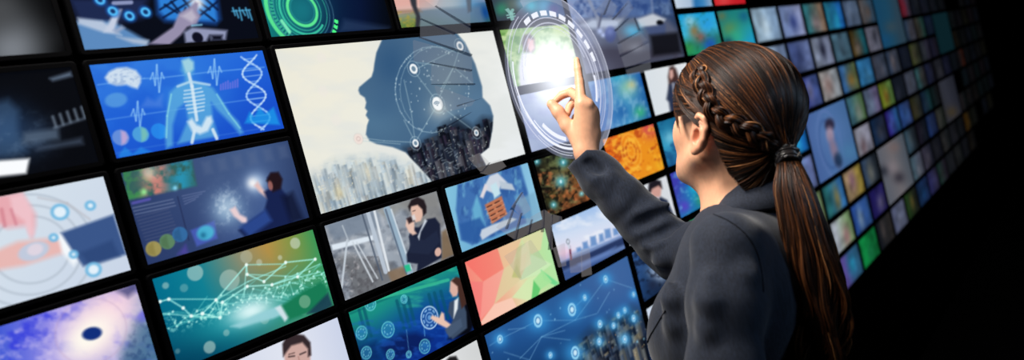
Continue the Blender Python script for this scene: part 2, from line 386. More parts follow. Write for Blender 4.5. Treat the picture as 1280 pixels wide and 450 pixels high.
@show(0, 3, 'teal and orange monitor with a network of light above an open hand')
def _(p):
    p.blur = 1.6
    p.grad(192, 380, 396, 300, [(0, (0, 108, 140)), (.3, (16, 130, 150)), (.55, (140, 140, 112)), (.72, (186, 144, 70)), (.88, (130, 150, 70)), (1, (60, 150, 86))])
    p.glow(240, 450, 50, (0, 62, 92), 1, 2.4, -24); p.glow(372, 380, 44, (20, 150, 124), .75, 1.4, -24); p.glow(300, 395, 30, (30, 160, 170), .8, 2.4, -18)
    for (x, y, r, a) in ((244, 341, 10, .55), (287, 350, 13, .45), (308, 321, 8, .3), (369, 304, 7, .6), (331, 399, 6, .3), (262, 434, 7.5, .55), (381, 377, 8, .6), (380, 388, 6, .3), (207, 357, 4, .5), (283, 416, 4, .4), (324, 328, 4, .45), (230, 360, 5, .3), (222, 439, 3, .3), (350, 322, 3, .5)):
        p.disc(x, y, r, (206, 218, 206), a)
    rr = random.Random(4); prev = None
    for k in range(44):
        t = k / 43; x = 196 + 216 * t; y = 404 - 62 * t + rr.uniform(-13, 13)
        if prev: p.line([prev, (x, y)], 1.1, (150, 240, 226), .55)
        if k % 2: prev = (x, y)
        p.disc(x, y, 1.3, (220, 255, 246), .9)
        p.line([(x, y), (x + rr.uniform(10, 40), y - rr.uniform(-6, 20))], .9, (120, 226, 216), .5)
    net = [(200, 377), (211, 374), (229, 385), (239, 395), (253, 392), (270, 375), (308, 331), (309, 343), (330, 352), (357, 328), (394, 324), (372, 346), (340, 356), (309, 358), (278, 378), (275, 397), (253, 392)]
    p.line(net, 1.5, (170, 246, 236), .9)
    for q in ([(211, 374), (270, 374)], [(270, 375), (310, 352), (357, 333)], [(308, 331), (357, 330)], [(309, 343), (376, 346), (400, 340)], [(204, 392), (239, 395), (275, 397)], [(308, 331), (305, 372)], [(270, 374), (277, 396)], [(340, 356), (400, 330)]): p.line(q, 1.2, (160, 240, 230), .8)
    for q in net: p.disc(*q, 2, (240, 255, 250))
    p.noise(3, 3, (190, 255, 240), .85, .55, .75, 9, mask=np.exp(-((p.Y - (412 - .3 * (p.X - 196))) / 9) ** 2))
    p.glow(314, 389, 15, (226, 250, 250), .95, 2.0, -18)
    p.poly([(288, 408), (306, 400), (318, 394), (338, 386), (350, 382), (356, 392), (342, 398), (318, 404), (300, 410)], (150, 208, 216), .95, 2)
    p.poly([(344, 385), (352, 381), (362, 396), (356, 402)], (206, 226, 232))
    p.poly([(352, 382), (382, 362), (402, 352), (410, 362), (406, 380), (384, 392), (362, 400)], (24, 122, 84), 1, 2.4); p.poly([(384, 392), (410, 366), (416, 382), (400, 392)], (26, 60, 80), .9, 2)
    p.disc(381, 377, 8, (150, 190, 160), .55)
@show(0, 4, 'white monitor with a man smiling, cropped by the bottom of the picture')
def _(p):
    p.blur = 1.5
    p.grad(300, 440, 430, 410, [(0, (214, 220, 236)), (.5, (226, 230, 242)), (1, (202, 210, 232))])
    p.poly([(356, 452), (354, 436), (358, 428), (368, 424), (380, 426), (388, 434), (388, 456), (360, 460)], (206, 168, 160), 1, 1.6)
    p.poly([(354, 446), (353, 430), (358, 421), (368, 417), (380, 419), (388, 428), (389, 444), (385, 446), (385, 436), (378, 428), (364, 432), (358, 440)], (52, 40, 44), 1, 1.6)
    p.line([(361, 446), (368, 445)], 2, (60, 44, 46), .8); p.line([(375, 443), (382, 440)], 2, (60, 44, 46), .8); p.line([(373, 446), (375, 454)], 1.6, (176, 130, 122), .8); p.line([(361, 443), (368, 441)], 1.2, (70, 50, 50), .8)
@show(1, 0, 'navy monitor with concentric bright green instrument rings')
def _(p):
    p.blur = 1.4
    p.grad(335, 20, 490, 10, [(0, (16, 120, 120)), (.3, (10, 74, 92)), (.5, (8, 32, 66)), (.75, (6, 20, 52)), (1, (2, 5, 12))])
    p.glow(380, 13, 26, (30, 140, 150), .6)
    g = (96, 240, 150); t = (64, 206, 168)
    p.ring(378, 12, 21, 4, g, .95); p.ring(378, 12, 27, 1.2, t, .8); p.ring(378, 12, 32, 3, t, .9, 40, 300); p.ring(378, 12, 36, 1.2, t, .7); p.ring(378, 12, 40, 1, (110, 200, 210), .5)
    p.ring(378, 12, 43, 5, (60, 190, 150), .75, 110, 260, 60); p.ring(378, 12, 50, 5.5, g, .9, 95, 270); p.ring(378, 12, 46, 1, (130, 190, 210), .5); p.ring(378, 12, 50, 6, (80, 255, 140), 1, 18, 66, 40); p.ring(378, 12, 17, 1.5, (40, 150, 150), .7)
    p.line([(352, 26), (362, 40)], 4, (130, 244, 190), .9)
    p.poly([(430, 24), (486, 34), (486, 38), (424, 40)], (52, 74, 110), .5, 4)
@show(1, 1, 'largest monitor, woman\'s head in profile filled with a night city', 2, 2)
def _(p):
    p.blur = 1.3
    p.grad(350, 60, 640, 200, [(0, (234, 232, 216)), (.5, (236, 236, 226)), (1, (232, 236, 238))])
    p.glow(400, 100, 60, (240, 236, 220), .7); p.noise(40, 18, (222, 226, 224), .5, .4, .7, 21)
    city = p.inpoly([(385, 222), (420, 200), (470, 196), (520, 206), (545, 222), (540, 240), (400, 270)], 9)
    p.C = p.C * (1 - .45 * city[..., None]) + np.array((176, 196, 206)) * .45 * city[..., None]
    sk = lambda sx, sy, c, a, lo, hi, sd: p.noise(sx, sy, c, a, lo, hi, sd, 2, mask=city)
    sk(7, 18, (150, 176, 196), .5, .45, .75, 22); sk(5, 14, (220, 220, 204), .55, .5, .75, 23); sk(4, 5, (222, 230, 232), .4, .5, .8, 24); sk(6, 3, (136, 162, 184), .3, .55, .8, 25)
    p.city(170, 12, [(378, 224), (400, 210), (424, 204), (450, 198), (480, 198), (510, 204), (536, 224)], 50, (3, 7), [(176, 196, 208), (200, 210, 212), (156, 180, 200), (222, 220, 206), (140, 166, 190), (228, 232, 232)], .5, [(244, 234, 200)], clip=city)
    p.glow(424, 240, 8, (238, 222, 170), .5); p.glow(456, 214, 10, (232, 226, 200), .5); p.glow(395, 216, 10, (230, 226, 214), .4)
    for (x, h) in ((412, 16), (430, 26), (447, 34), (452, 30), (468, 22), (484, 26), (500, 18)): p.poly([(x - 4, 246 - x * .02), (x - 5, 226 - h * .6), (x + 4, 224 - h * .6), (x + 6, 245)], (196, 206, 208), .5, 2)
    sil = [(480, 44), (474, 58), (470.5, 66), (468, 80), (467, 88), (464.5, 96), (456, 103), (449, 109), (448, 113), (450, 118), (456, 122), (458, 128), (456.5, 135), (459.5, 139), (457.5, 144), (461.5, 150), (459, 157), (457.5, 168), (462, 176), (471, 180), (491, 184), (507, 190.5), (521, 205), (538.5, 224), (545, 236), (611, 214), (600, 193), (611, 184), (615, 163), (616.5, 145), (612.5, 132), (603, 122), (602.5, 108), (594, 80), (581, 53), (566, 36), (500, 36)]
    p.poly(sil, (70, 104, 136), 1, 1.2)
    m = p.inpoly(sil, 1.2)
    def inm(x, y, r, c, a, sq=1, rot=0):
        k = p.C.copy(); p.glow(x, y, r, c, a, sq, rot); p.C = k * (1 - m[..., None]) + p.C * m[..., None]
    inm(470, 150, 26, (84, 122, 152), .7, 1.2); inm(490, 80, 24, (46, 84, 124), .8, 1.3, 80); inm(480, 130, 20, (62, 98, 134), .6); inm(560, 80, 36, (98, 122, 142), .8); inm(596, 130, 24, (92, 126, 156), .7); inm(552, 138, 20, (146, 166, 178), .6); inm(548, 136, 9, (206, 208, 200), .7); inm(560, 104, 22, (116, 138, 150), .5)
    dark = m * p.inpoly([(506, 186), (530, 178), (545, 168), (556, 156), (572, 148), (592, 160), (604, 148), (620, 150), (618, 190), (600, 196), (612, 216), (540, 240), (520, 206)], 7)
    p.C = p.C * (1 - .86 * dark[..., None]) + np.array((22, 30, 44)) * .86 * dark[..., None]
    p.city(190, 9, [(508, 184), (528, 176), (540, 166), (548, 152), (558, 156), (575, 160), (590, 158), (604, 148), (616, 152)], 52, (2.5, 6), [(22, 28, 44), (34, 42, 60), (14, 18, 30), (58, 68, 84), (84, 84, 92), (46, 40, 58)], .85, [(206, 216, 216), (170, 196, 190), (236, 230, 214)], clip=m)
    for k in range(60):
        r = random.Random(k); x, y = r.uniform(512, 600), r.uniform(176, 220)
        if y > 178 + (540 - x) * .9 or x > 540: p.line([(x, y), (x + r.uniform(-2, 6), y + r.uniform(-4, 3))], .9, (190, 206, 210), .5 * float(x < 596))
    # network globe inside the head
    cx, cy = 545, 112
    for k in range(120):
        r = random.Random(500 + k); q = r.uniform(0, 6.28); d = r.choice((1, r.uniform(.2, 1)))
        p.disc(cx - 5 + 46 * d * math.cos(q), cy + 52 * d * math.sin(q), r.uniform(.5, 1.1), (206, 224, 230), .7)
    ring_ = [(cx - 5 + 46 * math.cos(q / 24 * 6.283), cy + 54 * math.sin(q / 24 * 6.283)) for q in range(5, 21)]
    p.line(ring_, .8, (170, 200, 214), .7); p.line([(x + 6, y) for x, y in ring_[4:]], .7, (170, 200, 210), .5)
    for q in ([(517, 88), (575, 59)], [(517, 88), (547, 128)], [(575, 59), (567, 84), (590, 104)], [(567, 84), (520, 78)], [(567, 84), (547, 126)], [(567, 84), (552, 110)], [(505, 100), (514, 140), (519, 178)], [(519, 178), (480, 176), (450, 172)], [(519, 178), (547, 130)], [(547, 130), (596, 166)], [(452, 176), (500, 180)], [(519, 178), (505, 150)]): p.line(q, .9, (180, 208, 214), .55)
    for (x, y, r) in ((517, 86, 6.4), (575, 57.5, 6), (547, 129.5, 8.6), (519.5, 179, 5), (595.5, 166, 4)):
        p.ring(x, y, r + 3.5, .8, (190, 214, 224), .6); p.disc(x, y, r, (244, 248, 250)); p.disc(x, y, r * .55, (96, 126, 150), .9 if r < 8 else 0)
    for k, r in enumerate((6.2, 4, 1.6)): p.ring(547, 133, r, 1.1, (80, 110, 136), .95, 215, 325)
    p.disc(448, 173.5, 6.5, (240, 224, 216), .95); p.ring(448, 173.5, 7, 1, (214, 206, 200), .6); p.ring(448, 173.5, 2.6, 1.2, (206, 180, 176), .7)
    for q in ((402, 72), (404, 114), (420, 150)): p.disc(*q, 7, (238, 232, 224), .5, 3)
@show(1, 3, 'monitor with a dark-suited businesswoman sipping coffee by glass walls')
def _(p):
    p.blur = 1.2
    p.grad(406, 300, 568, 280, [(0, (130, 138, 150)), (.4, (160, 170, 182)), (1, (120, 126, 136))])
    p.noise(14, 10, (84, 92, 106), .7, .45, .7, 41); p.noise(9, 9, (196, 200, 206), .5, .5, .75, 42)
    p.poly([(406, 281), (470, 262), (478, 284), (418, 300)], (120, 134, 152), .8, 3)
    p.poly([(470, 262), (546, 238), (550, 258), (500, 262), (486, 276)], (150, 152, 150), .8, 3)
    p.poly([(500, 252), (545, 240), (556, 280), (536, 300)], (132, 132, 132), .8, 4)
    p.poly([(420, 322), (436, 350), (442, 376), (500, 350), (490, 330), (440, 318)], (104, 106, 110), .8, 5); p.noise(5, 5, (70, 68, 74), .45, .5, .75, 43, mask=(p.Y > 320) * 1.0 * (p.X < 480)); p.noise(4, 4, (220, 214, 216), .45, .6, .85, 44, mask=(p.Y > 310) * 1.0 * (p.X < 450))
    p.poly([(484, 340), (505, 332), (512, 346), (490, 354)], (136, 110, 84), .8, 2)
    p.poly([(414, 306), (466, 294), (467, 300), (416, 313)], (222, 232, 242))
    for (a, b, w, c) in (((434, 300), (427, 360), 2.5, (196, 206, 216)), ((441, 303), (466, 352), 2, (206, 214, 222)), ((446, 303), (472, 348), 1.6, (206, 214, 222)), ((428, 282), (436, 302), 1.6, (180, 190, 200)), ((460, 266), (482, 340), 5, (186, 198, 212)), ((468, 264), (486, 338), 3, (226, 232, 238)), ((453, 268), (478, 350), 2, (80, 92, 110)), ((484, 262), (512, 340), 9, (150, 176, 196)), ((482, 262), (508, 342), 2, (90, 104, 124)), ((489, 262), (514, 336), 2, (206, 218, 228))): p.line([a, b], w, c, .95)
    p.poly([(552, 290), (558, 286), (568, 318), (552, 326)], (126, 104, 80), .9, 2); p.poly([(505, 332), (512, 330), (514, 338), (508, 340)], (40, 190, 140))
    suit = [(524, 284), (534, 274), (544, 272), (550, 280), (551, 300), (552, 322), (521, 340), (522, 330), (509, 328), (508, 318), (514, 306), (511, 296), (516, 284)]
    p.poly(suit, (28, 34, 56)); p.poly([(512, 292), (520, 298), (530, 300), (546, 288), (550, 302), (536, 318), (512, 316)], (34, 42, 66), .9)
    p.poly([(522, 296), (527, 284), (531, 274), (534, 276), (526, 290), (524, 300)], (206, 214, 224))
    p.poly([(513, 258), (522, 254), (529, 258), (529, 268), (526, 276), (520, 278), (515, 272)], (226, 186, 168))
    p.poly([(510, 258), (514, 250), (522, 246), (530, 250), (533, 258), (533, 266), (529, 270), (528, 262), (522, 256), (514, 258), (512, 264)], (36, 28, 32))
    p.poly([(516, 294), (511, 290), (507, 282), (508, 275), (514, 273), (518, 278), (518, 288), (521, 292)], (228, 192, 176)); p.poly([(508, 273), (515, 270), (518, 276), (511, 280)], (54, 40, 44)); p.poly([(514, 270), (518, 268), (520, 274), (516, 276)], (220, 214, 214))
    p.ell(547.5, 315, 4, 5.5, 10, (216, 176, 162)); p.line([(516, 264), (519, 263)], 1, (50, 36, 38), .8)
@show(1, 4, 'green and blue monitor with a woman touching a round virtual dial')
def _(p):
    p.blur = 1.2
    p.grad(470, 350, 520, 440, [(0, (34, 176, 124)), (.35, (26, 140, 132)), (.62, (14, 84, 140)), (1, (8, 36, 116))])
    p.glow(440, 440, 26, (10, 60, 96), .7); p.glow(540, 410, 40, (14, 60, 160), .6); p.noise(20, 6, (60, 200, 150), .5, .5, .75, 51, mask=(p.Y < 385) * 1.0)
    p.line([(438, 392), (500, 366), (548, 352)], 3, (16, 110, 110), .7); p.line([(470, 374), (560, 350)], 4, (70, 214, 160), .6)
    for x, y in ((449, 388), (455, 386), (496, 376), (503, 374), (510, 372), (536, 368), (543, 366), (551, 364)): p.line([(x, y), (x + 9, y + 34)], 4, (10, 80, 104), .65)
    p.poly([(474, 432), (500, 418), (520, 416), (540, 424), (520, 440), (486, 450)], (10, 26, 84), .8, 4); p.noise(10, 5, (30, 90, 190), .5, .5, .75, 52, mask=(p.Y > 400) * 1.0); p.poly([(440, 440), (470, 426), (476, 450), (446, 452)], (8, 40, 96), .7, 4)
    for (x, y, r) in ((452, 416, 8), (485, 412, 9.5), (458, 441, 7.5), (531, 433, 8.5), (488, 443, 6), (511, 443, 4), (505, 374, 5), (463, 380, 8)):
        p.disc(x, y, r, (60, 160, 200), .45); p.ring(x, y, r, 1.1, (120, 226, 232), .8); p.ring(x, y, r * .6, 1.4, (150, 230, 240), .6, dash=7)
    p.disc(537, 397, 13, (40, 90, 160), .7); p.ring(537, 397, 13.5, 1.5, (190, 226, 250), .95); p.ring(537, 397, 10, 2, (150, 200, 244), .8, dash=9); p.ring(537, 397, 6, 1.2, (160, 206, 250), .8); p.disc(537, 397, 3, (120, 180, 230), .7)
    p.line([(531, 420), (530, 408)], .9, (120, 200, 240), .6); p.line([(511, 438), (508, 412)], .8, (120, 200, 240), .5)
    p.poly([(577, 340), (581, 352), (588, 378), (594, 404), (588, 418), (560, 424), (580, 380)], (8, 10, 20), 1, 3)
    p.poly([(562, 378), (570, 374), (578, 376), (583, 390), (584, 410), (566, 424), (558, 416), (566, 400), (560, 390)], (60, 76, 100)); p.poly([(568, 376), (573, 372), (572, 386), (567, 398)], (226, 232, 236))
    p.poly([(563, 352), (567, 348), (573, 350), (574, 362), (571, 370), (566, 371), (562, 364)], (220, 176, 162)); p.poly([(564, 351), (570, 346), (577, 348), (581, 362), (583, 380), (577, 386), (573, 368), (572, 358)], (70, 44, 38))
    p.poly([(560, 411), (548, 405), (538, 398), (540, 394), (549, 397), (552, 390), (555, 392), (556, 400), (564, 406)], (232, 194, 176)); p.poly([(556, 412), (566, 404), (576, 398), (578, 408), (562, 422)], (70, 88, 114))
@show(1, 5, 'white monitor showing only the crown of a dark head at the bottom edge')
def _(p):
    p.blur = 1.2; p.fill((222, 224, 226)); p.glow(600, 440, 30, (204, 206, 206), .7)
    p.poly([(556, 452), (562, 446), (570, 445), (574, 452), (570, 462), (556, 464)], (30, 28, 30), 1, 1.5)
@show(2, 0, 'monitor with a person walking on a grassy field under a pink sky')
def _(p):
    p.blur = 1.4
    p.grad(540, 0, 545, 36, [(0, (224, 172, 162)), (.3, (216, 186, 178)), (.34, (142, 148, 130)), (.75, (100, 130, 64)), (1, (70, 110, 50))])
    p.glow(585, 6, 26, (86, 150, 196), .9, 1, 0); p.glow(606, 16, 14, (14, 66, 140), .95); p.glow(560, 4, 22, (176, 196, 206), .8)
    p.poly([(520, 12), (600, 8), (610, 40), (524, 38)], (96, 122, 150), .75, 3)
    p.poly([(492, 13), (525, 11), (528, 15), (494, 18)], (140, 112, 90), .7, 2); p.noise(5, 4, (176, 156, 60), .6, .5, .75, 61, mask=(p.Y > 14) * 1.0 * (p.X < 524))
    p.poly([(511, -6), (520, -6), (521, 8), (526, 22), (524, 36), (519, 34), (520, 20), (514, 6)], (52, 54, 62), 1, 1.5); p.poly([(582, -6), (589, -6), (589, 14), (585, 16)], (70, 84, 100), .9, 1.5)
@show(3, 0, 'dark monitor with blurred green, violet and cyan shapes above the light')
def _(p):
    p.blur = 2
    p.grad(616, 10, 715, 0, [(0, (52, 64, 78)), (.3, (70, 84, 96)), (.7, (60, 120, 150)), (1, (60, 70, 120))])
    p.glow(628, 12, 9, (50, 150, 110), .8); p.glow(641, 6, 9, (110, 120, 104), .6); p.glow(664, 8, 9, (80, 196, 220), .95); p.glow(680, 8, 9, (90, 180, 220), .8); p.glow(652, 4, 8, (140, 190, 220), .6); p.glow(692, 12, 8, (90, 70, 140), .7); p.glow(650, 30, 14, (44, 40, 62), .8, 2)
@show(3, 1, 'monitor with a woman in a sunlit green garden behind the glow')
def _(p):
    p.blur = 1.3
    p.grad(625, 60, 735, 60, [(0, (130, 176, 96)), (.35, (160, 196, 128)), (1, (206, 220, 190))])
    p.noise(7, 6, (206, 226, 170), .8, .45, .7, 71); p.noise(6, 6, (86, 140, 60), .7, .5, .75, 72); p.glow(700, 34, 10, (190, 214, 110), .7)
    p.poly([(655, 44), (662, 42), (668, 48), (669, 62), (664, 68), (655, 64), (652, 54)], (96, 78, 92), .9, 2); p.poly([(660, 48), (667, 50), (668, 60), (663, 66), (659, 58)], (222, 176, 176), 1, 1.5)
    p.poly([(652, 66), (664, 66), (672, 78), (676, 106), (650, 112), (648, 84)], (226, 226, 240), .95, 2)
    p.glow(692, 86, 30, (255, 255, 255), .9)  # white glow of the touch burst, painted into this picture
@show(3, 2, 'pale lavender monitor under the bright touch point, partly behind the hand')
def _(p):
    p.blur = 2; p.grad(645, 110, 740, 170, [(0, (170, 186, 216)), (.5, (178, 190, 220)), (1, (130, 142, 186))]); p.glow(690, 108, 26, (246, 248, 255), .8); p.glow(690, 160, 24, (130, 156, 190), .5); p.noise(20, 14, (150, 160, 206), .5, .45, .7, 75)  # pale wash from the touch burst is painted in here too
@show(3, 3, 'monitor with a green and rust nebula and blue stars beside the cuff')
def _(p):
    p.blur = 1.4; p.fill((26, 22, 16)); p.glow(700, 206, 16, (96, 120, 76), .8, 1.6, 60); p.glow(716, 240, 22, (150, 84, 46), .9, 1.3, 60); p.glow(700, 232, 14, (110, 84, 44), .7); p.glow(690, 250, 12, (60, 66, 34), .7)
    p.noise(5, 5, (190, 110, 66), .7, .5, .75, 81, mask=(p.Y > 215) * 1.0); p.noise(4, 5, (16, 16, 14), .8, .5, .7, 82); p.noise(6, 4, (130, 140, 90), .5, .55, .8, 83)
    for (x, y, r) in ((701, 227, 4.5), (704, 203, 3.5), (692, 256, 2.6), (671, 202, 2.6), (727, 242, 2)): p.glow(x, y, r * 1.6, (90, 190, 206), .9); p.disc(x, y, r * .5, (216, 246, 250), .9)
@show(2, 3, 'light blue monitor with hands sheltering a small brick house')
def _(p):
    p.blur = 1.2; p.grad(556, 250, 676, 250, [(0, (134, 196, 222)), (.5, (96, 160, 206)), (1, (150, 204, 230))])
    p.poly([(572, 231), (600, 222), (620, 214), (650, 206), (660, 240), (666, 276), (590, 306), (576, 300), (570, 262)], (64, 112, 176), 1, 1.6); p.noise(7, 14, (44, 84, 150), .7, .45, .7, 91, mask=p.inpoly([(572, 231), (650, 206), (666, 276), (590, 306), (570, 262)], 2)); p.noise(5, 12, (120, 186, 216), .6, .55, .8, 92, mask=p.inpoly([(572, 231), (650, 206), (666, 276), (590, 306)], 2))
    p.poly([(590, 262), (596, 244), (602, 260), (606, 282), (594, 284)], (110, 186, 216), .8, 2); p.poly([(574, 280), (600, 272), (610, 288), (596, 304), (578, 300)], (44, 92, 160), .9, 2)
    p.poly([(612, 220), (622, 216), (634, 228), (626, 232), (622, 244), (608, 238), (602, 244), (606, 232)], (206, 214, 226)); p.poly([(600, 246), (606, 230), (610, 232), (604, 248)], (222, 216, 222)); p.poly([(624, 226), (640, 230), (644, 238), (626, 236)], (186, 200, 214))
    p.poly([(613, 232), (620, 228), (626, 242), (618, 248)], (196, 226, 236))
    p.poly([(606, 256), (627, 245), (634, 268), (615, 280)], (190, 116, 84), 1, 1)
    for k in range(4):
        for j in range(2): p.line([(609.5 + 9.5 * j + 2.2 * k, 259 - 5 * j + 5.4 * k), (614.5 + 9.5 * j + 2.2 * k, 256.5 - 5 * j + 5.4 * k)], 2, (70, 34, 30), .9)
        p.line([(606.5 + 2.2 * k, 262 + 5.4 * k), (628 + 2 * k, 250.5 + 5.2 * k)], .8, (230, 176, 140), .7)
    p.poly([(602, 287), (618, 280), (640, 272), (646, 274), (630, 284), (612, 294), (603, 300), (600, 294)], (196, 208, 222)); p.poly([(646, 250), (668, 240), (678, 272), (660, 282)], (120, 170, 200), .7, 2)
@show(2, 4, 'monitor with red, cream and green folded paper facets')
def _(p):
    p.blur = 1.1; p.grad(582, 350, 700, 320, [(0, (246, 130, 118)), (.3, (240, 170, 142)), (.55, (228, 218, 172)), (.8, (186, 226, 162)), (1, (176, 232, 170))])
    for pts, c, a in (([(581, 328), (622, 310), (630, 336), (604, 352)], (246, 104, 98), .6), ([(604, 352), (630, 336), (618, 380), (600, 400)], (250, 156, 150), .6), ([(588, 352), (604, 352), (600, 404), (594, 380)], (244, 120, 122), .6), ([(622, 310), (652, 298), (640, 330), (630, 336)], (234, 190, 150), .8), ([(652, 298), (680, 285), (676, 312), (664, 318)], (220, 216, 166), .9), ([(630, 336), (660, 314), (650, 350), (618, 380)], (222, 206, 160), .8), ([(600, 404), (618, 380), (640, 372), (646, 384), (604, 406)], (250, 206, 186), .85), ([(650, 350), (664, 318), (690, 330), (672, 344)], (206, 236, 186), .85), ([(640, 372), (660, 348), (672, 344), (664, 376)], (210, 236, 180), .8), ([(664, 376), (667, 350), (676, 360), (672, 372)], (96, 200, 110), .95), ([(676, 337), (699, 354), (694, 357), (680, 350)], (110, 214, 140), .95), ([(667, 350), (678, 338), (690, 352), (676, 362)], (168, 228, 156), .9), ([(660, 300), (664, 330), (650, 340), (648, 316)], (236, 228, 186), .7), ([(646, 330), (652, 348), (640, 346)], (168, 180, 104), .6), ([(646, 310), (652, 304), (650, 346), (640, 348)], (196, 196, 130), .5)): p.poly(pts, c, a, .8)
@show(3, 4, 'monitor with a lighthouse, pale sky and blue city across water')
def _(p):
    p.blur = 1.2; p.grad(720, 262, 742, 330, [(0, (150, 186, 232)), (.35, (206, 220, 242)), (.65, (226, 226, 242)), (.72, (150, 176, 220)), (1, (60, 88, 146))])
    p.noise(16, 8, (236, 240, 248), .7, .45, .7, 95, mask=(p.Y < 312 - .3 * (p.X - 700)) * 1.0); p.glow(706, 318, 10, (240, 190, 216), .7)
    p.poly([(698, 330), (740, 312), (784, 292), (785, 304), (704, 338)], (34, 50, 92), .95, 2); p.poly([(700, 328), (730, 316), (782, 290), (784, 294), (736, 316)], (130, 156, 206), .8, 1.5); p.poly([(722, 330), (750, 318), (770, 308), (760, 318), (728, 334)], (100, 130, 190), .8, 2)
    for x, y, h, w in ((732, 312, 9, 6), (742, 308, 12, 7), (752, 303, 10, 5), (760, 299, 12, 7), (770, 295, 9, 6), (724, 315, 5, 5)): p.poly([(x - w / 2, y), (x - w / 2 - 1, y - h), (x + w / 2 - 1, y - h - 1.5), (x + w / 2 + 1, y - 2)], (84, 130, 192), .8, 1.5)
    p.line([(712, 308), (714, 324)], 2.4, (120, 60, 84)); p.line([(709, 300), (712, 310)], 3, (206, 214, 230)); p.ring(710, 302, 3, 1.2, (110, 120, 130), .9)
@show(2, 5, 'large blue monitor with glowing network icons over a night city', 2, 2)
def _(p):
    p.blur = 1.1; p.grad(700, 340, 740, 460, [(0, (50, 94, 150)), (.45, (34, 84, 146)), (1, (16, 50, 96))]); p.glow(770, 350, 50, (70, 104, 160), .7)
    cm = p.inpoly([(716, 460), (722, 428), (740, 410), (766, 396), (790, 384), (812, 392), (812, 460)], 8); p.C = p.C * (1 - .75 * cm[..., None]) + np.array((34, 46, 66)) * .75 * cm[..., None]
    p.city(150, 7, [(716, 436), (735, 416), (752, 404), (770, 396), (792, 386), (808, 386)], 52, (3, 7), [(26, 38, 60), (44, 58, 84), (70, 84, 104), (108, 112, 112), (140, 132, 112), (18, 26, 44), (60, 66, 80)], .85, [(246, 226, 170), (226, 236, 240), (250, 190, 120)])
    nodes = [(672.5, 401, 8.5), (715, 387, 8.5), (625, 424, 5.5), (719, 441, 8.5), (688, 444, 4), (757, 349, 5), (731, 372, 4), (781, 388, 4), (773, 394, 4), (792, 398, 4.5), (750, 405, 5), (767, 407, 4), (749, 427, 4.5), (781, 424, 5), (792, 368, 3.5)]
    links = [((677, 421), (719, 400)), ((677, 421), (650, 448)), ((677, 421), (706, 413)), ((677, 421), (713, 425)), ((625, 424), (672, 401)), ((719, 400), (757, 349)), ((719, 400), (672, 401)), ((630, 440), (662, 450)), ((719, 400), (746, 392)), ((747, 391), (762, 365)), ((612, 432), (625, 424)), ((715, 387), (731, 372)), ((662, 450), (677, 421)), ((635, 412), (657, 410)), ((757, 349), (790, 360))]
    for q in links: p.line(q, .8, (120, 176, 216), .6)
    p.dots(40, 8, (150, 210, 240), .6, 1.5, .8)
    for (x, y, r) in nodes:
        p.glow(x, y, r * 1.7, (60, 160, 226), .8); p.disc(x, y, r * .95, (150, 214, 246), .95); p.disc(x, y, r * .62, (52, 120, 180), .9); p.disc(x, y, r * .4, (206, 236, 250), .95)
@show(4, 0, 'large monitor with a driver\'s view of a pale car interior', 2, 2)
def _(p):
    p.blur = 1.8; p.grad(710, 0, 855, 40, [(0, (140, 154, 192)), (.3, (104, 124, 168)), (.65, (70, 98, 150)), (1, (34, 46, 70))])
    p.noise(10, 8, (130, 160, 206), .5, .5, .75, 111, mask=(p.Y < 22) * 1.0); p.noise(8, 8, (30, 56, 116), .6, .5, .75, 112, mask=(p.Y < 22) * 1.0)
    p.poly([(720, 26), (745, 22), (800, 22), (818, 17), (836, 26), (850, 40), (856, 80), (730, 100), (722, 50)], (86, 92, 114), .95, 4); p.poly([(725, 100), (728, 56), (790, 60), (846, 62), (858, 80), (740, 104)], (62, 60, 76), .8, 5); p.glow(724, 50, 22, (176, 186, 216), .6, 1, 0); p.glow(736, 88, 14, (130, 138, 168), .6, 2)
    p.poly([(726, 32), (740, 24), (778, 24), (772, 34), (740, 36)], (188, 200, 222), .95, 3); p.poly([(796, 24), (816, 17), (832, 24), (826, 32), (800, 34)], (200, 206, 216), .95, 2); p.ell(825, 28.5, 4.5, 3.5, 10, (8, 10, 18), 1, 2)
    p.poly([(806, 34), (832, 30), (832, 44), (812, 44)], (66, 80, 120), .9, 2); p.poly([(812, 44), (848, 40), (852, 66), (816, 70)], (14, 14, 20), .9, 3)
    p.line([(736, 0), (747, 22), (748, 36)], 4, (146, 154, 176), .7); p.line([(814, -4), (816, 16)], 3, (120, 136, 170), .6); p.line([(752, 18), (748, 36)], 3, (90, 96, 120), .8)
    for x, y, r in ((750, 39, 4), (762, 39, 6), (754, 44, 3)): p.glow(x, y, r, (190, 206, 250), .9)
    p.ell(763, 43, 7, 10, 0, (70, 84, 150), .6, 3); p.glow(790, 38, 8, (80, 190, 236), .9, 1.4); p.poly([(774, 50), (800, 44), (806, 60), (780, 66)], (90, 88, 100), .7, 2); p.glow(795, 60, 6, (150, 156, 170), .6, 1.6)
    p.poly([(800, 78), (840, 70), (842, 74), (802, 84)], (66, 72, 92), .8, 3)
@show(4, 2, 'blue monitor with a green and gold blurred glow, right of the touch rings')
def _(p):
    p.blur = 2; p.grad(752, 120, 812, 110, [(0, (70, 120, 186)), (.5, (70, 150, 196)), (1, (24, 80, 150))]); p.glow(784, 110, 12, (140, 196, 170), .8); p.glow(790, 106, 6, (216, 200, 130), .7); p.glow(800, 140, 8, (60, 180, 120), .8); p.glow(806, 100, 9, (20, 80, 170), .8); p.glow(778, 140, 10, (30, 90, 160), .7); p.noise(4, 8, (170, 210, 230), .35, .5, .75, 121); p.glow(770, 96, 8, (60, 170, 200), .7)
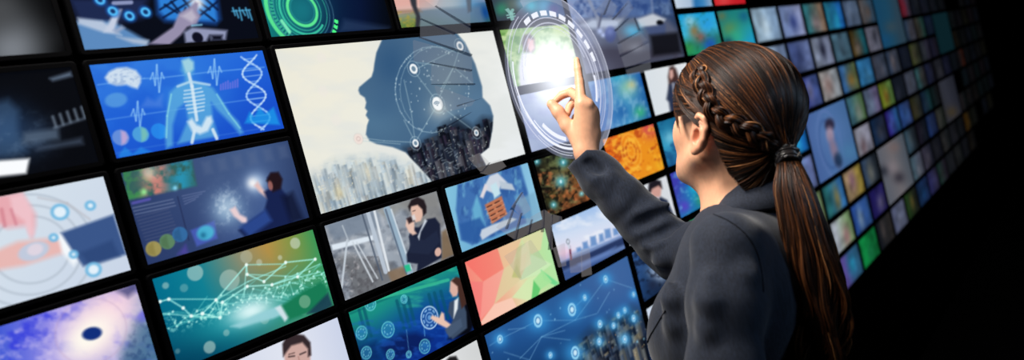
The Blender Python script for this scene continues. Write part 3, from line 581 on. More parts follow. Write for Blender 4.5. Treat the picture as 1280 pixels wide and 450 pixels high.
@show(5, 2, 'white monitor with a long-haired woman standing in a dark jacket')
def _(p):
    p.blur = 1.6; p.grad(806, 120, 858, 110, [(0, (214, 222, 228)), (1, (226, 230, 234))])
    p.poly([(837, 84), (841, 82), (845, 86), (850, 100), (853, 114), (846, 130), (837, 114), (835, 96)], (70, 46, 44), 1, 2); p.poly([(837, 88), (841, 87), (842, 95), (839, 100), (837, 96)], (206, 160, 150), 1, 1.2); p.poly([(836, 106), (843, 102), (850, 108), (856, 136), (838, 142), (836, 128), (833, 124)], (42, 52, 78), 1, 1.8); p.poly([(840, 104), (843, 104), (842, 118)], (210, 210, 216), .8)
@show(4, 3, 'orange monitor with fiery concentric heat rings above the sleeve')
def _(p):
    p.blur = 1.4; p.grad(756, 190, 828, 180, [(0, (226, 110, 30)), (.4, (236, 140, 34)), (1, (232, 150, 30))]); p.glow(812, 160, 12, (200, 60, 90), .85); p.glow(760, 172, 10, (210, 70, 30), .8); p.noise(7, 7, (250, 190, 60), .7, .5, .7, 131); p.noise(5, 5, (176, 60, 24), .7, .52, .72, 132)
    for r in (8, 15, 22): p.ring(789, 189, r, 3, (250, 186, 70), .5)
    p.ring(789, 189, 11, 3, (170, 66, 26), .5, dash=9); p.glow(826, 206, 7, (240, 180, 40), .8)
@show(5, 3, 'teal blue monitor partly hidden by the woman\'s face')
def _(p):
    p.blur = 1.6; p.grad(822, 160, 850, 200, [(0, (30, 110, 150)), (.5, (50, 150, 190)), (1, (30, 90, 140))]); p.glow(838, 172, 8, (150, 214, 230), .6); p.noise(6, 6, (20, 70, 120), .6, .5, .7, 141); p.glow(848, 156, 8, (20, 60, 100), .7)
@show(4, 4, 'white monitor with a dark-haired man in a suit above the sleeve')
def _(p):
    p.blur = 1.4; p.fill((214, 218, 224)); p.poly([(812, 234), (816, 228), (823, 227), (827, 232), (826, 244), (821, 250), (815, 246)], (206, 156, 146)); p.poly([(810, 240), (811, 229), (818, 224), (826, 226), (828, 236), (823, 232), (815, 236), (813, 242)], (30, 26, 34)); p.poly([(818, 254), (826, 246), (834, 250), (842, 268), (840, 280), (820, 274)], (34, 44, 70)); p.poly([(814, 250), (822, 246), (824, 256), (820, 260)], (170, 190, 220))
@show(5, 4, 'indigo and aqua speckled monitor in front of the woman\'s chin')
def _(p):
    p.blur = 1.8; p.grad(846, 230, 890, 240, [(0, (60, 60, 170)), (.5, (30, 130, 180)), (1, (20, 90, 140))]); p.glow(868, 232, 8, (30, 190, 220), .9); p.glow(878, 250, 8, (60, 160, 100), .8); p.glow(856, 258, 8, (90, 60, 190), .8); p.noise(4, 4, (120, 220, 230), .4, .55, .8, 151); p.glow(860, 226, 6, (20, 40, 120), .7)
@show(5, 5, 'monitor with white, green and orange patches at the jacket collar')
def _(p):
    p.blur = 1.8; p.grad(856, 280, 890, 268, [(0, (226, 232, 226)), (.25, (70, 180, 110)), (.55, (50, 140, 200)), (.75, (226, 150, 50)), (1, (60, 130, 200))])
@show(4, 5, 'slate blue monitor with white streaks under the raised forearm')
def _(p):
    p.blur = 1.8; p.grad(792, 320, 845, 330, [(0, (54, 92, 150)), (.35, (30, 60, 104)), (1, (14, 22, 40))]); p.glow(822, 342, 9, (190, 210, 236), .8, 1.4, 40); p.glow(816, 356, 7, (30, 40, 66), .9); p.noise(5, 5, (10, 14, 30), .6, .5, .7, 161)
@show(4, 6, 'white monitor peeking out beside the front of the jacket')
def _(p):
    p.fill((216, 226, 236)); p.glow(812, 390, 12, (190, 204, 226), .7)
@show(6, 1, 'monitor with a colourful cartoon-bright town, cyan sky and green lawn')
def _(p):
    p.blur = 2; p.grad(860, 16, 876, 70, [(0, (20, 150, 210)), (.45, (60, 180, 216)), (.7, (40, 120, 110)), (1, (30, 150, 90))]); p.glow(868, 38, 9, (140, 110, 60), .9, .8); p.glow(876, 46, 7, (150, 80, 60), .8); p.glow(884, 30, 10, (40, 150, 220), .8); p.glow(862, 26, 7, (170, 210, 220), .7); p.glow(888, 56, 9, (30, 80, 190), .9); p.glow(860, 60, 8, (50, 150, 70), .8); p.noise(4, 4, (30, 90, 60), .4, .55, .8, 171)
@show(6, 0, 'monitor with pale blue and white blocks at the top, above the town picture')
def _(p):
    p.blur = 1.5; p.grad(845, 6, 890, 2, [(0, (196, 210, 226)), (.4, (170, 190, 214)), (.55, (40, 110, 170)), (.75, (60, 130, 186)), (1, (150, 170, 196))])
@show(7, 0, 'red monitor cut off by the top of the picture')
def _(p):
    p.blur = 1.5; p.grad(894, 4, 930, 2, [(0, (206, 40, 44)), (1, (186, 26, 36))]); p.glow(905, 0, 8, (220, 90, 90), .5)
@show(7, 1, 'teal monitor with a green island shape over the woman\'s crown')
def _(p):
    p.blur = 2; p.grad(900, 14, 938, 50, [(0, (20, 110, 120)), (.5, (40, 140, 120)), (1, (30, 150, 190))]); p.glow(912, 36, 9, (90, 130, 80), .8); p.glow(920, 46, 10, (50, 170, 130), .7); p.glow(902, 20, 6, (120, 110, 60), .6); p.glow(930, 20, 8, (20, 90, 130), .8); p.glow(910, 54, 7, (20, 50, 70), .8)
# ------------------------------------------------------------------ far monitors: (column, row): colour words, left, right, blob
FAR = {
(8, 1): ('pale blue', (150, 178, 200), (120, 146, 176), (176, 196, 210)), (9, 1): ('lavender blue', (120, 140, 186), (140, 150, 190), (44, 58, 116)), (10, 1): ('teal and pink', (52, 120, 130), (120, 100, 84), (150, 130, 134)),
(11, 1): ('bright cyan blue', (34, 112, 140), (26, 90, 160), (34, 140, 176)), (12, 1): ('bluish grey', (74, 92, 122), (80, 96, 120), (96, 112, 136)), (13, 1): ('tan and slate', (86, 82, 84), (44, 70, 92), (110, 94, 88)),
(16, 1): ('crimson and grey', (118, 30, 48), (62, 54, 72), (130, 34, 50)), (17, 1): ('nearly black slate', (22, 26, 38), (26, 30, 40), (34, 38, 46)), (18, 1): ('dusky navy', (26, 30, 46), (22, 28, 40), (34, 36, 52)), (19, 1): ('dusky grey', (26, 30, 40), (20, 26, 34), (30, 32, 42)), (20, 1): ('faint grey', (16, 20, 26), (16, 18, 24), (22, 26, 30)),
(8, 2): ('powder blue', (124, 146, 170), (100, 118, 150), (150, 164, 180)), (9, 2): ('slate blue', (62, 76, 120), (90, 104, 146), (46, 56, 96)), (10, 2): ('silver with dark figure', (128, 138, 160), (110, 118, 142), (24, 26, 44)), (11, 2): ('grey teal', (66, 98, 116), (60, 88, 104), (52, 70, 84)),
(12, 2): ('brown and teal', (64, 52, 24), (22, 76, 88), (110, 96, 90)), (13, 2): ('ash grey with dark figure', (116, 116, 134), (92, 94, 110), (40, 42, 54)), (16, 2): ('grey violet', (42, 62, 86), (72, 72, 84), (92, 86, 96)), (17, 2): ('olive and sea green', (62, 58, 52), (36, 74, 70), (56, 56, 50)), (18, 2): ('midnight blue', (16, 30, 52), (20, 34, 58), (34, 46, 66)), (21, 2): ('faint grey green', (14, 24, 26), (18, 20, 24), (26, 28, 32)), (22, 2): ('faint smoky', (14, 14, 20), (14, 16, 20), (34, 30, 36)),
(9, 3): ('violet blue', (44, 50, 108), (60, 76, 130), (110, 112, 150)), (10, 3): ('cream white', (158, 156, 156), (142, 150, 158), (146, 120, 116)), (11, 3): ('blue and ochre', (50, 94, 146), (84, 100, 70), (140, 108, 50)), (12, 3): ('sky blue', (44, 108, 156), (40, 100, 150), (60, 120, 160)), (13, 3): ('stone grey', (58, 62, 76), (52, 62, 80), (72, 72, 82)), (14, 3): ('grey with white figure', (44, 60, 84), (56, 62, 76), (110, 100, 104)), (15, 3): ('inky navy', (16, 22, 36), (22, 28, 42), (30, 36, 50)), (16, 3): ('moss green', (66, 76, 40), (40, 44, 38), (80, 74, 60)), (17, 3): ('graphite', (44, 50, 58), (48, 46, 66), (56, 60, 66)), (18, 3): ('dim purple', (36, 36, 62), (28, 28, 40), (44, 40, 60)), (21, 3): ('dim bronze', (30, 24, 16), (16, 18, 18), (34, 28, 20)), (22, 3): ('faint charcoal', (12, 16, 18), (14, 16, 20), (22, 24, 26)),
(8, 4): ('vivid azure', (32, 126, 186), (22, 96, 170), (44, 150, 196)), (11, 4): ('teal and green', (58, 100, 116), (70, 100, 66), (110, 118, 110)), (12, 4): ('pale slate', (88, 104, 130), (92, 84, 116), (100, 116, 140)), (13, 4): ('lime and gold', (104, 120, 36), (84, 116, 60), (130, 92, 36)), (14, 4): ('deep slate', (18, 24, 34), (26, 32, 44), (40, 44, 58)), (15, 4): ('light slate', (66, 72, 90), (60, 68, 84), (86, 90, 104)), (16, 4): ('aqua grey', (52, 92, 98), (44, 44, 50), (72, 70, 66)), (17, 4): ('dark indigo', (36, 42, 74), (18, 18, 26), (44, 48, 76)), (18, 4): ('dusk grey', (44, 46, 56), (40, 42, 52), (60, 60, 68)), (19, 4): ('dusk indigo', (26, 30, 54), (22, 26, 46), (36, 38, 62)), (20, 4): ('dark steel', (20, 28, 38), (18, 22, 30), (26, 34, 44)), (21, 4): ('rusty red', (26, 28, 34), (84, 34, 22), (40, 30, 30)), (22, 4): ('faint steel', (18, 20, 24), (16, 18, 22), (26, 26, 32)),
(8, 5): ('misty blue', (104, 134, 172), (96, 110, 160), (30, 44, 70)), (11, 5): ('white with dark hair', (140, 142, 156), (124, 124, 140), (92, 74, 80)), (12, 5): ('dark navy', (20, 40, 70), (28, 34, 52), (56, 60, 74)), (13, 5): ('violet blue glow', (40, 30, 112), (36, 78, 130), (66, 84, 160)), (14, 5): ('cobalt', (40, 72, 134), (44, 60, 104), (50, 84, 140)), (15, 5): ('olive drab', (50, 50, 30), (36, 40, 40), (66, 60, 46)), (16, 5): ('petrol', (22, 40, 64), (20, 52, 56), (34, 50, 66)), (17, 5): ('shadow teal', (18, 36, 38), (22, 22, 26), (28, 36, 40)), (21, 5): ('faint teal', (14, 24, 30), (16, 22, 30), (20, 30, 36)), (22, 5): ('faint mauve', (18, 18, 22), (24, 20, 26), (28, 26, 30)),
(8, 6): ('beige and green', (160, 152, 130), (96, 116, 80), (140, 140, 124)), (9, 6): ('teal blue and orange', (36, 92, 96), (44, 100, 156), (116, 104, 60)), (10, 6): ('yellow and rose', (150, 128, 96), (140, 122, 56), (142, 104, 120)), (11, 6): ('grey with dark edge', (44, 62, 88), (26, 32, 40), (110, 112, 106)), (14, 6): ('dim sea blue', (52, 76, 92), (30, 36, 44), (76, 90, 98)), (15, 6): ('sooty violet', (26, 24, 36), (20, 26, 38), (40, 40, 52)), (16, 6): ('royal blue', (30, 52, 104), (28, 40, 76), (46, 64, 108)), (17, 6): ('putty grey', (58, 60, 58), (36, 42, 38), (66, 66, 62)), (20, 6): ('dim grey rose', (38, 36, 40), (22, 28, 30), (52, 46, 50)), (21, 6): ('faint grey', (22, 26, 26), (20, 20, 24), (34, 28, 30)), (22, 6): ('faint umber', (22, 20, 20), (16, 18, 18), (28, 24, 26)),
(9, 7): ('white framed pink and green', (160, 166, 176), (110, 140, 96), (150, 110, 112)), (10, 7): ('blue with pale glow', (36, 70, 140), (44, 78, 136), (110, 134, 160)), (11, 7): ('dark violet', (26, 22, 76), (30, 26, 80), (84, 80, 110)), (14, 7): ('grey aqua', (70, 92, 106), (72, 76, 92), (96, 98, 108)), (15, 7): ('grey mauve', (60, 58, 76), (30, 32, 46), (76, 72, 86)), (16, 7): ('dark slate', (28, 30, 38), (22, 24, 34), (38, 38, 46)), (17, 7): ('dim putty', (44, 44, 46), (28, 32, 36), (54, 54, 54)), (18, 7): ('dim graphite', (34, 36, 44), (26, 28, 34), (42, 42, 50)), (19, 7): ('coal', (20, 24, 30), (18, 20, 24), (28, 30, 34)), (20, 7): ('amber', (84, 56, 16), (36, 34, 24), (110, 70, 14)), (21, 7): ('faint olive', (24, 26, 20), (18, 20, 22), (28, 30, 24)),
(9, 8): ('purple and cyan', (90, 76, 150), (40, 80, 110), (40, 150, 190)), (10, 8): ('emerald green', (16, 130, 64), (14, 100, 50), (26, 120, 72)), (11, 8): ('charcoal', (18, 22, 28), (40, 38, 38), (60, 54, 54)), (12, 8): ('lavender grey', (76, 82, 108), (84, 90, 112), (94, 100, 120)), (13, 8): ('dark green and amber', (36, 62, 30), (26, 30, 26), (84, 72, 36)), (14, 8): ('ink blue', (22, 44, 78), (26, 44, 84), (20, 56, 96)), (15, 8): ('dim violet', (42, 44, 92), (40, 38, 60), (56, 56, 96)), (16, 8): ('dim green grey', (30, 56, 52), (36, 32, 44), (50, 56, 56)), (17, 8): ('smoke', (30, 34, 40), (26, 28, 34), (38, 40, 46)), (18, 8): ('dull grey', (34, 36, 38), (24, 28, 30), (42, 42, 44)), (19, 8): ('faint slate', (24, 26, 34), (18, 20, 24), (30, 32, 38)), (20, 8): ('faint brown', (26, 22, 18), (18, 18, 20), (30, 28, 24)),
}
FAR2 = {   # two columns wide, two rows high
(9, 4): ('portrait', ), (14, 1): ('tall teal', ), (12, 6): ('grey woman', ), (19, 2): ('dark teal', ), (19, 5): ('dim graphite', ),
}
ORD = ['', 'first', 'second', 'third', 'fourth', 'fifth', 'sixth', 'seventh', 'eighth', 'ninth', 'tenth', 'eleventh', 'twelfth', 'thirteenth', 'fourteenth', 'fifteenth', 'sixteenth']
for _c in (23, 24, 25):
    for _r in range(1, 8 if _c < 25 else 7):
        _k = random.Random(_c * 31 + _r); _n, _a = _k.choice((('barely lit grey', (20, 21, 24)), ('barely lit blue', (15, 19, 28)), ('barely lit teal', (13, 22, 25)), ('barely lit mauve', (22, 18, 24)), ('barely lit olive', (21, 21, 16))))
        FAR[(_c, _r)] = (_n, _a, tuple(q * .8 for q in _a), tuple(q * 1.4 for q in _a))
UL, UP, GU, GV = -3.517939, 1.889197, 0.150717, 0.137001
def cell(c, r, w=1, h=1):
    return UL + UP * c + GU / 2, r + GV / 2, UL + UP * (c + w) - GU / 2, r + h - GV / 2
def housing_mesh(w, h):
    """monitor body: rounded slab with a raised lip round the picture; x along, z up, front at y=0 facing -y"""
    bm = bmesh.new()
    b = 0.0075; dpt = 0.028
    ow, oh = w / 2 + b, h / 2 + b
    def ring(hw, hh, y, rad=0.005):
        vs = []
        for (sx, sz) in ((1, 1), (-1, 1), (-1, -1), (1, -1)):
            base = {(1, 1): 0, (-1, 1): 90, (-1, -1): 180, (1, -1): 270}[(sx, sz)]
            for k in range(3):
                a = math.radians(base + 45 * k)
                vs.append(bm.verts.new((sx * (hw - rad) + rad * math.cos(a), y, sz * (hh - rad) + rad * math.sin(a))))
        return vs
    R = [ring(w / 2, h / 2, 0.0012, .0002), ring(w / 2, h / 2, -0.0012, .0002), ring(ow - .0015, oh - .0015, -0.0012), ring(ow, oh, 0.0006), ring(ow, oh, dpt - .006), ring(ow * .86, oh * .8, dpt)]
    for A, B in zip(R[:-1], R[1:]):
        for i in range(12): bm.faces.new((A[i], B[i], B[(i + 1) % 12], A[(i + 1) % 12]))
    bm.faces.new(R[-1][::-1]); bm.faces.new(R[0])
    bmesh.ops.recalc_face_normals(bm, faces=bm.faces[:])
    me = bpy.data.meshes.new('housing'); bm.to_mesh(me); bm.free()
    me.materials.append(M_black)
    return me
def bracket_mesh():
    bm = bmesh.new()
    for (sx, sy, sz, x, y, z) in ((.07, .004, .07, 0, .0305, 0), (.02, .022, .05, 0, .043, 0), (.09, .004, .06, 0, .0555, 0)):
        g = bmesh.ops.create_cube(bm, size=1); bmesh.ops.scale(bm, vec=(sx, sy, sz), verts=g['verts']); bmesh.ops.translate(bm, vec=(x, y, z), verts=g['verts'])
    me = bpy.data.meshes.new('wall_bracket'); bm.to_mesh(me); bm.free(); me.materials.append(M_black); return me
BRK = bracket_mesh()
HOUS = {}
def monitor(c, r, w, h, label, pic, group):
    u0, v0, u1, v1 = cell(c, r, w, h)
    loc = wpos((u0 + u1) / 2, (v0 + v1) / 2, 0)
    root = empty('mounted_monitor', loc)
    tag(root, label, 'monitor', group)
    if (w, h) not in HOUS: HOUS[(w, h)] = housing_mesh((u1 - u0) * PIT, (v1 - v0) * PIT)
    o = bpy.data.objects.new('housing', HOUS[(w, h)]); col.objects.link(o); o.parent = root
    o = bpy.data.objects.new('wall_bracket', BRK); col.objects.link(o); o.parent = root
    d = link('picture_panel', pic.mesh('picture_panel', 0.0), M_screen, root)
    return root
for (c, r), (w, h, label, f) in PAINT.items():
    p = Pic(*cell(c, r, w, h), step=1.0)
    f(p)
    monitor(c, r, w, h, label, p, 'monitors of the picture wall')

def far_label(name, c, r, h=1):
    up = 9 - r
    row = ORD[up] + ' row from the bottom' if up > 1 else 'bottom row'
    if c > 10: return f'{name} monitor, {row}, {ORD[c - 10]} right of the portrait'
    if c == 8: return f'{name} monitor, {row}, just left of the portrait column'
    side = 'left' if c == 9 else 'right'
    rel = 'above' if r < 4 else 'below'
    k = 4 - r if r < 4 else r - 5
    return f'{name} monitor, {ORD[k]} {rel} the {side} half of the blue portrait'
for i, ((c, r), (name, a, b, d)) in enumerate(FAR.items()):
    p = Pic(*cell(c, r), step=1.6)
    m = p.s[..., None]
    rr = random.Random(i * 7 + 3)
    p.C = np.array(a, float) * (1 - np.clip(m * 1.6 - .3, 0, 1)) + np.array(b, float) * np.clip(m * 1.6 - .3, 0, 1)
    cs, ct, rs, rt = rr.uniform(.35, .65), rr.uniform(.4, .75), rr.uniform(.14, .24), rr.uniform(.25, .45)
    p.mix(np.exp(-((p.s - cs) / rs) ** 2 - ((p.t - ct) / rt) ** 2) * .9, d)
    n = vnoise(p.s * 4 + i, p.t * 3 + i * 1.7, i, 2)
    p.C = p.C * (0.72 + 0.56 * n[..., None])
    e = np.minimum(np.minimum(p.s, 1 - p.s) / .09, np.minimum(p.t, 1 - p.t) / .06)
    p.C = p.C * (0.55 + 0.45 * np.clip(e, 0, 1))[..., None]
    p.C *= np.interp(c, [8, 13, 16, 19, 22, 25], [.95, .86, .72, .56, .48, .42])  # fade towards the far end, painted into the picture colours
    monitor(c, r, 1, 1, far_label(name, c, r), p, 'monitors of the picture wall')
def big(c, r, label, f):
    p = Pic(*cell(c, r, 2, 2), step=1.4); p.blur = 3; f(p); monitor(c, r, 2, 2, label, p, 'monitors of the picture wall')
def f(p):
    p.grad(1005, 180, 1070, 170, [(0, (66, 90, 146)), (.5, (72, 106, 158)), (1, (60, 96, 140))]); p.glow(1037, 165, 26, (86, 120, 172), .6)
    p.ring(1038, 180, 42, 4, (92, 118, 172), .6); p.ring(1036, 180, 30, 4, (48, 74, 128), .4)
    p.ell(1037, 156, 6, 8, 0, (44, 40, 62), 1, 4); p.ell(1037.5, 168, 4.5, 9, -5, (158, 140, 160), 1, 4); p.ell(1043, 188, 4.5, 18, -16, (126, 112, 136), 1, 5); p.ell(1048, 200, 5, 9, -10, (22, 40, 70), .9, 4); p.glow(1062, 190, 12, (70, 120, 160), .7)
big(9, 4, 'large blue portrait monitor, pale face inside a ring, right of the ponytail', f)
def f(p):
    p.grad(1098, 20, 1122, 16, [(0, (22, 64, 92)), (.5, (26, 66, 90)), (1, (40, 60, 74))]); p.glow(1114, 34, 8, (60, 68, 72), .6); p.glow(1106, 50, 8, (20, 70, 110), .6)
big(14, 1, 'tall dark teal monitor two rows high under the top edge', f)
def f(p):
    p.grad(1098, 200, 1132, 190, [(0, (86, 90, 100)), (.5, (104, 100, 104)), (1, (70, 78, 88))]); p.glow(1118, 184, 7, (110, 92, 90), .7); p.glow(1114, 210, 8, (130, 120, 126), .7); p.glow(1104, 214, 7, (30, 34, 44), .8); p.glow(1124, 222, 7, (40, 38, 48), .8)
big(12, 6, 'large ash grey monitor with a blurred seated figure, two rows high', f)
def f(p): p.grad(1188, 30, 1206, 24, [(0, (10, 32, 38)), (.6, (11, 28, 35)), (1, (20, 14, 24))]); p.glow(1200, 38, 6, (18, 36, 46), .6)
big(19, 2, 'very dark teal monitor two rows high, far along the wall', f)
def f(p): p.grad(1176, 150, 1208, 140, [(0, (38, 40, 44)), (.5, (44, 46, 56)), (1, (26, 28, 36))]); p.glow(1190, 140, 7, (66, 52, 26), .6)
big(18, 5, 'dim graphite monitor two rows high, near the dark far end of the wall', f)

# ------------------------------------------------------------------ setting
def box_obj(name, x0, x1, y0, y1, z0, z1, mat):
    v = [(x, y, z) for x in (x0, x1) for y in (y0, y1) for z in (z0, z1)]
    f_ = [(0, 1, 3, 2), (4, 6, 7, 5), (0, 4, 5, 1), (2, 3, 7, 6), (0, 2, 6, 4), (1, 5, 7, 3)]
    o = link(name, mesh_np(name, v, f_, smooth=False), mat); o['kind'] = 'structure'; return o
XL, XR = -1.6, 7.0
ZT = CAMZ + (CAMW[1] + 0.6) * PIT
box_obj('wall_back', XL, XR, 0.058, 0.12, 0.0, ZT, M_wall)
zb = CAMZ + (CAMW[1] - 9.0) * PIT
box_obj('trim_1', XL, XR, 0.004, 0.056, 0.0, zb - 0.004, M_wall)
box_obj('floor', XL - 0.5, XR + 0.3, -2.6, 0.14, -0.05, 0.0, M_floor)
# ------------------------------------------------------------------ solid fields for the figure (view-aligned metres: x right, y up, z towards the viewer)
def pc(px, py, d): return np.array([(px - 640) / FPX * d, -(py - 225) / FPX * d, -d])
MW = np.array(M)
def to_world(P): return np.asarray(P) @ MW[:3, :3].T + MW[:3, 3]
def nrm(v): v = np.asarray(v, float); return v / np.linalg.norm(v)
class Field:
    def __init__(s, lo, hi, h):
        s.lo = np.asarray(lo, float); s.h = h
        s.n = np.ceil((np.asarray(hi, float) - s.lo) / h).astype(int) + 1
        s.f = np.full(tuple(s.n), 0.05, np.float32)
    def _sub(s, lo, hi):
        a = np.clip(np.floor((np.asarray(lo) - s.lo) / s.h).astype(int), 0, s.n - 1)
        b = np.clip(np.ceil((np.asarray(hi) - s.lo) / s.h).astype(int) + 1, 1, s.n)
        sl = tuple(slice(i, j) for i, j in zip(a, b))
        ax = [np.asarray(s.lo[i] + s.h * np.arange(a[i], b[i]), np.float32) for i in range(3)]
        return sl, ax[0][:, None, None], ax[1][None, :, None], ax[2][None, None, :]
    def _put(s, sl, d, k, op):
        f = s.f[sl]
        if op == 'cut': f = -f
        h_ = np.maximum(k - np.abs(f - d), 0) / k
        r = np.minimum(f, d) - h_ * h_ * k * 0.25
        s.f[sl] = -r if op == 'cut' else r
    def cone(s, a, b, r1, r2, k=0.004, op='add', flat=None):
        a, b = np.asarray(a, float), np.asarray(b, float)
        m = max(r1, r2) + k + 0.012
        sl, x, y, z = s._sub(np.minimum(a, b) - m, np.maximum(a, b) + m)
        e = b - a; L = float(e @ e) + 1e-12
        px, py, pz = x - a[0], y - a[1], z - a[2]
        t = np.clip((px * e[0] + py * e[1] + pz * e[2]) / L, 0, 1)
        qx, qy, qz = px - t * e[0], py - t * e[1], pz - t * e[2]
        if flat is not None:
            n, sc = flat; w = (qx * n[0] + qy * n[1] + qz * n[2]) * (sc - 1)
            qx, qy, qz = qx + w * n[0], qy + w * n[1], qz + w * n[2]
        s._put(sl, np.sqrt(qx * qx + qy * qy + qz * qz) - (r1 + (r2 - r1) * t), k, op)
    def chain(s, pts, rad, k=0.004, op='add', flat=None):
        for i in range(len(pts) - 1): s.cone(pts[i], pts[i + 1], rad[i], rad[i + 1], k, op, flat)
    def ell(s, c, r, fr=None, k=0.006, op='add'):
        c = np.asarray(c, float); r = np.asarray(r, float)
        m = r.max() + k + 0.012
        sl, x, y, z = s._sub(c - m, c + m)
        x, y, z = x - c[0], y - c[1], z - c[2]
        if fr is None: fr = np.eye(3)
        q = [x * fr[i][0] + y * fr[i][1] + z * fr[i][2] for i in range(3)]
        k0 = np.sqrt(sum((q[i] / r[i]) ** 2 for i in range(3))) + 1e-6
        k1 = np.sqrt(sum((q[i] / r[i] ** 2) ** 2 for i in range(3))) + 1e-6
        s._put(sl, k0 * (k0 - 1) / k1, k, op)
    def half(s, p, n):          # cut away everything on the side n points to
        sl, x, y, z = s._sub(s.lo, s.lo + s.h * s.n)
        s.f[sl] = np.maximum(s.f[sl], (x - p[0]) * n[0] + (y - p[1]) * n[1] + (z - p[2]) * n[2])
    def mesh(s, smooth=2):
        f = s.f; f[0] = f[-1] = 0.05; f[:, 0] = f[:, -1] = 0.05; f[:, :, 0] = f[:, :, -1] = 0.05
        neg = f < 0
        c = np.zeros(tuple(s.n - 1), np.uint8)
        for i in (0, 1):
            for j in (0, 1):
                for k in (0, 1): c += neg[i:s.n[0] - 1 + i, j:s.n[1] - 1 + j, k:s.n[2] - 1 + k]
        act = (c > 0) & (c < 8)
        I = np.argwhere(act); idx = np.full(act.shape, -1, np.int32); idx[act] = np.arange(len(I))
        acc = np.zeros((len(I), 3)); cnt = np.zeros(len(I))
        cor = [(i, j, k) for i in (0, 1) for j in (0, 1) for k in (0, 1)]
        for p in cor:
            for q in cor:
                if sum(abs(p[i] - q[i]) for i in range(3)) == 1 and p < q:
                    fa = f[I[:, 0] + p[0], I[:, 1] + p[1], I[:, 2] + p[2]]; fb = f[I[:, 0] + q[0], I[:, 1] + q[1], I[:, 2] + q[2]]
                    x = (fa < 0) != (fb < 0)
                    t = np.where(x, fa / (fa - fb + 1e-12), 0)
                    pt = np.array(p) + t[:, None] * (np.array(q) - np.array(p))
                    acc += np.where(x[:, None], pt, 0); cnt += x
        V = s.lo + s.h * (I + acc / cnt[:, None])
        Q = []
        for ax in range(3):
            o = [a for a in range(3) if a != ax]
            sl0 = [slice(None)] * 3; sl1 = [slice(None)] * 3
            sl0[ax] = slice(0, -1); sl1[ax] = slice(1, None)
            A, B = neg[tuple(sl0)], neg[tuple(sl1)]
            E = np.argwhere(A != B)
            E = E[(E[:, o[0]] > 0) & (E[:, o[1]] > 0) & (E[:, o[0]] < s.n[o[0]] - 1) & (E[:, o[1]] < s.n[o[1]] - 1)]
            inside = A[E[:, 0], E[:, 1], E[:, 2]]
            def at_(da, db):
                e = E.copy(); e[:, o[0]] -= da; e[:, o[1]] -= db
                return idx[e[:, 0], e[:, 1], e[:, 2]]
            q = np.stack([at_(1, 1), at_(0, 1), at_(0, 0), at_(1, 0)], 1)
            flip = inside if ax != 1 else ~inside
            q[~flip] = q[~flip][:, ::-1]
            Q.append(q)
        Q = np.concatenate(Q)
        for _ in range(smooth):
            S = np.zeros_like(V); C = np.zeros(len(V))
            for a, b in ((0, 1), (1, 2), (2, 3), (3, 0)):
                for u, v in ((a, b), (b, a)):
                    np.add.at(S, Q[:, u], V[Q[:, v]]); np.add.at(C, Q[:, u], 1)
            V = V * 0.4 + 0.6 * S / np.maximum(C, 1)[:, None]
        return V, Q
def attr_col(me, name, c):
    a = me.attributes.new(name, 'FLOAT_COLOR', 'POINT')
    d = np.ones((len(me.vertices), 4), np.float32); d[:, :3] = c
    a.data.foreach_set('color', d.ravel())

# ---- the figure's joints
TH, PITCH = math.radians(62), math.radians(15)
Fh = np.array([-math.cos(TH), 0, -math.sin(TH)]); UPV = np.array([0, 1.0, 0])
HF = Fh * math.cos(PITCH) + UPV * math.sin(PITCH)
HU = UPV * math.cos(PITCH) - Fh * math.sin(PITCH)
HL = np.array([-math.sin(TH), 0, math.cos(TH)])
HC = pc(925, 140, 1.05)
HFR = np.array([HF, HL, HU])
def hd(f, l, u): return HC + (HF * f + HL * l + HU * u) / 1000.0       # head frame, millimetres
TT = math.radians(36)
TF = np.array([-math.cos(TT), 0, -math.sin(TT)]); TL = np.array([-math.sin(TT), 0, math.cos(TT)]); TFR = np.array([TF, TL, UPV])
NECK = pc(938, 262, 1.06)
SH_L = pc(909, 312, 0.935); SH_R = pc(958, 300, 1.19)
EL_L = pc(906, 545, 0.90); WR_L = pc(872, 770, 0.93)
EL_R = pc(829, 300, 1.395); WR_R = pc(731, 194, 1.42)
CH = pc(928, 402, 1.08); HIPC = pc(912, 690, 1.09)
# ---- skin: one continuous surface
B = Field((0.055, -0.70, -1.52), (0.46, 0.26, -0.84), 0.002)
B.ell(hd(-4, 0, 4), (.089, .073, .087), HFR)
B.ell(hd(30, 0, -44), (.058, .056, .070), HFR, k=.02)
B.ell(hd(46, 0, -84), (.044, .044, .040), HFR, k=.02)
for sd in (-1, 1):
    B.cone(hd(8, sd * 52, -68), hd(70, sd * 14, -108), .016, .014, k=.02)
    B.ell(hd(58, sd * 38, -42), (.022, .022, .028), HFR, k=.02)
    B.ell(hd(88, sd * 31, -14), (.012, .016, .010), HFR, k=.008, op='cut')
    B.ell(hd(79, sd * 31, -15), (.0125, .0125, .0125), HFR, k=.002)
    B.cone(hd(92, sd * 14, 6), hd(82, sd * 44, 6), .006, .005, k=.01)
B.ell(hd(78, 0, -110), (.017, .020, .016), HFR, k=.014)
B.chain([hd(90, 0, 0), hd(95, 0, -22), hd(102, 0, -42)], [.006, .007, .008], k=.008)
for sd in (-1, 1): B.ell(hd(93, sd * 11, -46), (.010, .008, .007), HFR, k=.004)
B.ell(hd(91, 0, -70), (.010, .022, .0055), HFR, k=.004); B.ell(hd(88, 0, -80), (.011, .019, .0065), HFR, k=.004)
B.cone(hd(102, 18, -75), hd(102, -18, -75), .0016, .0016, k=.002, op='cut')
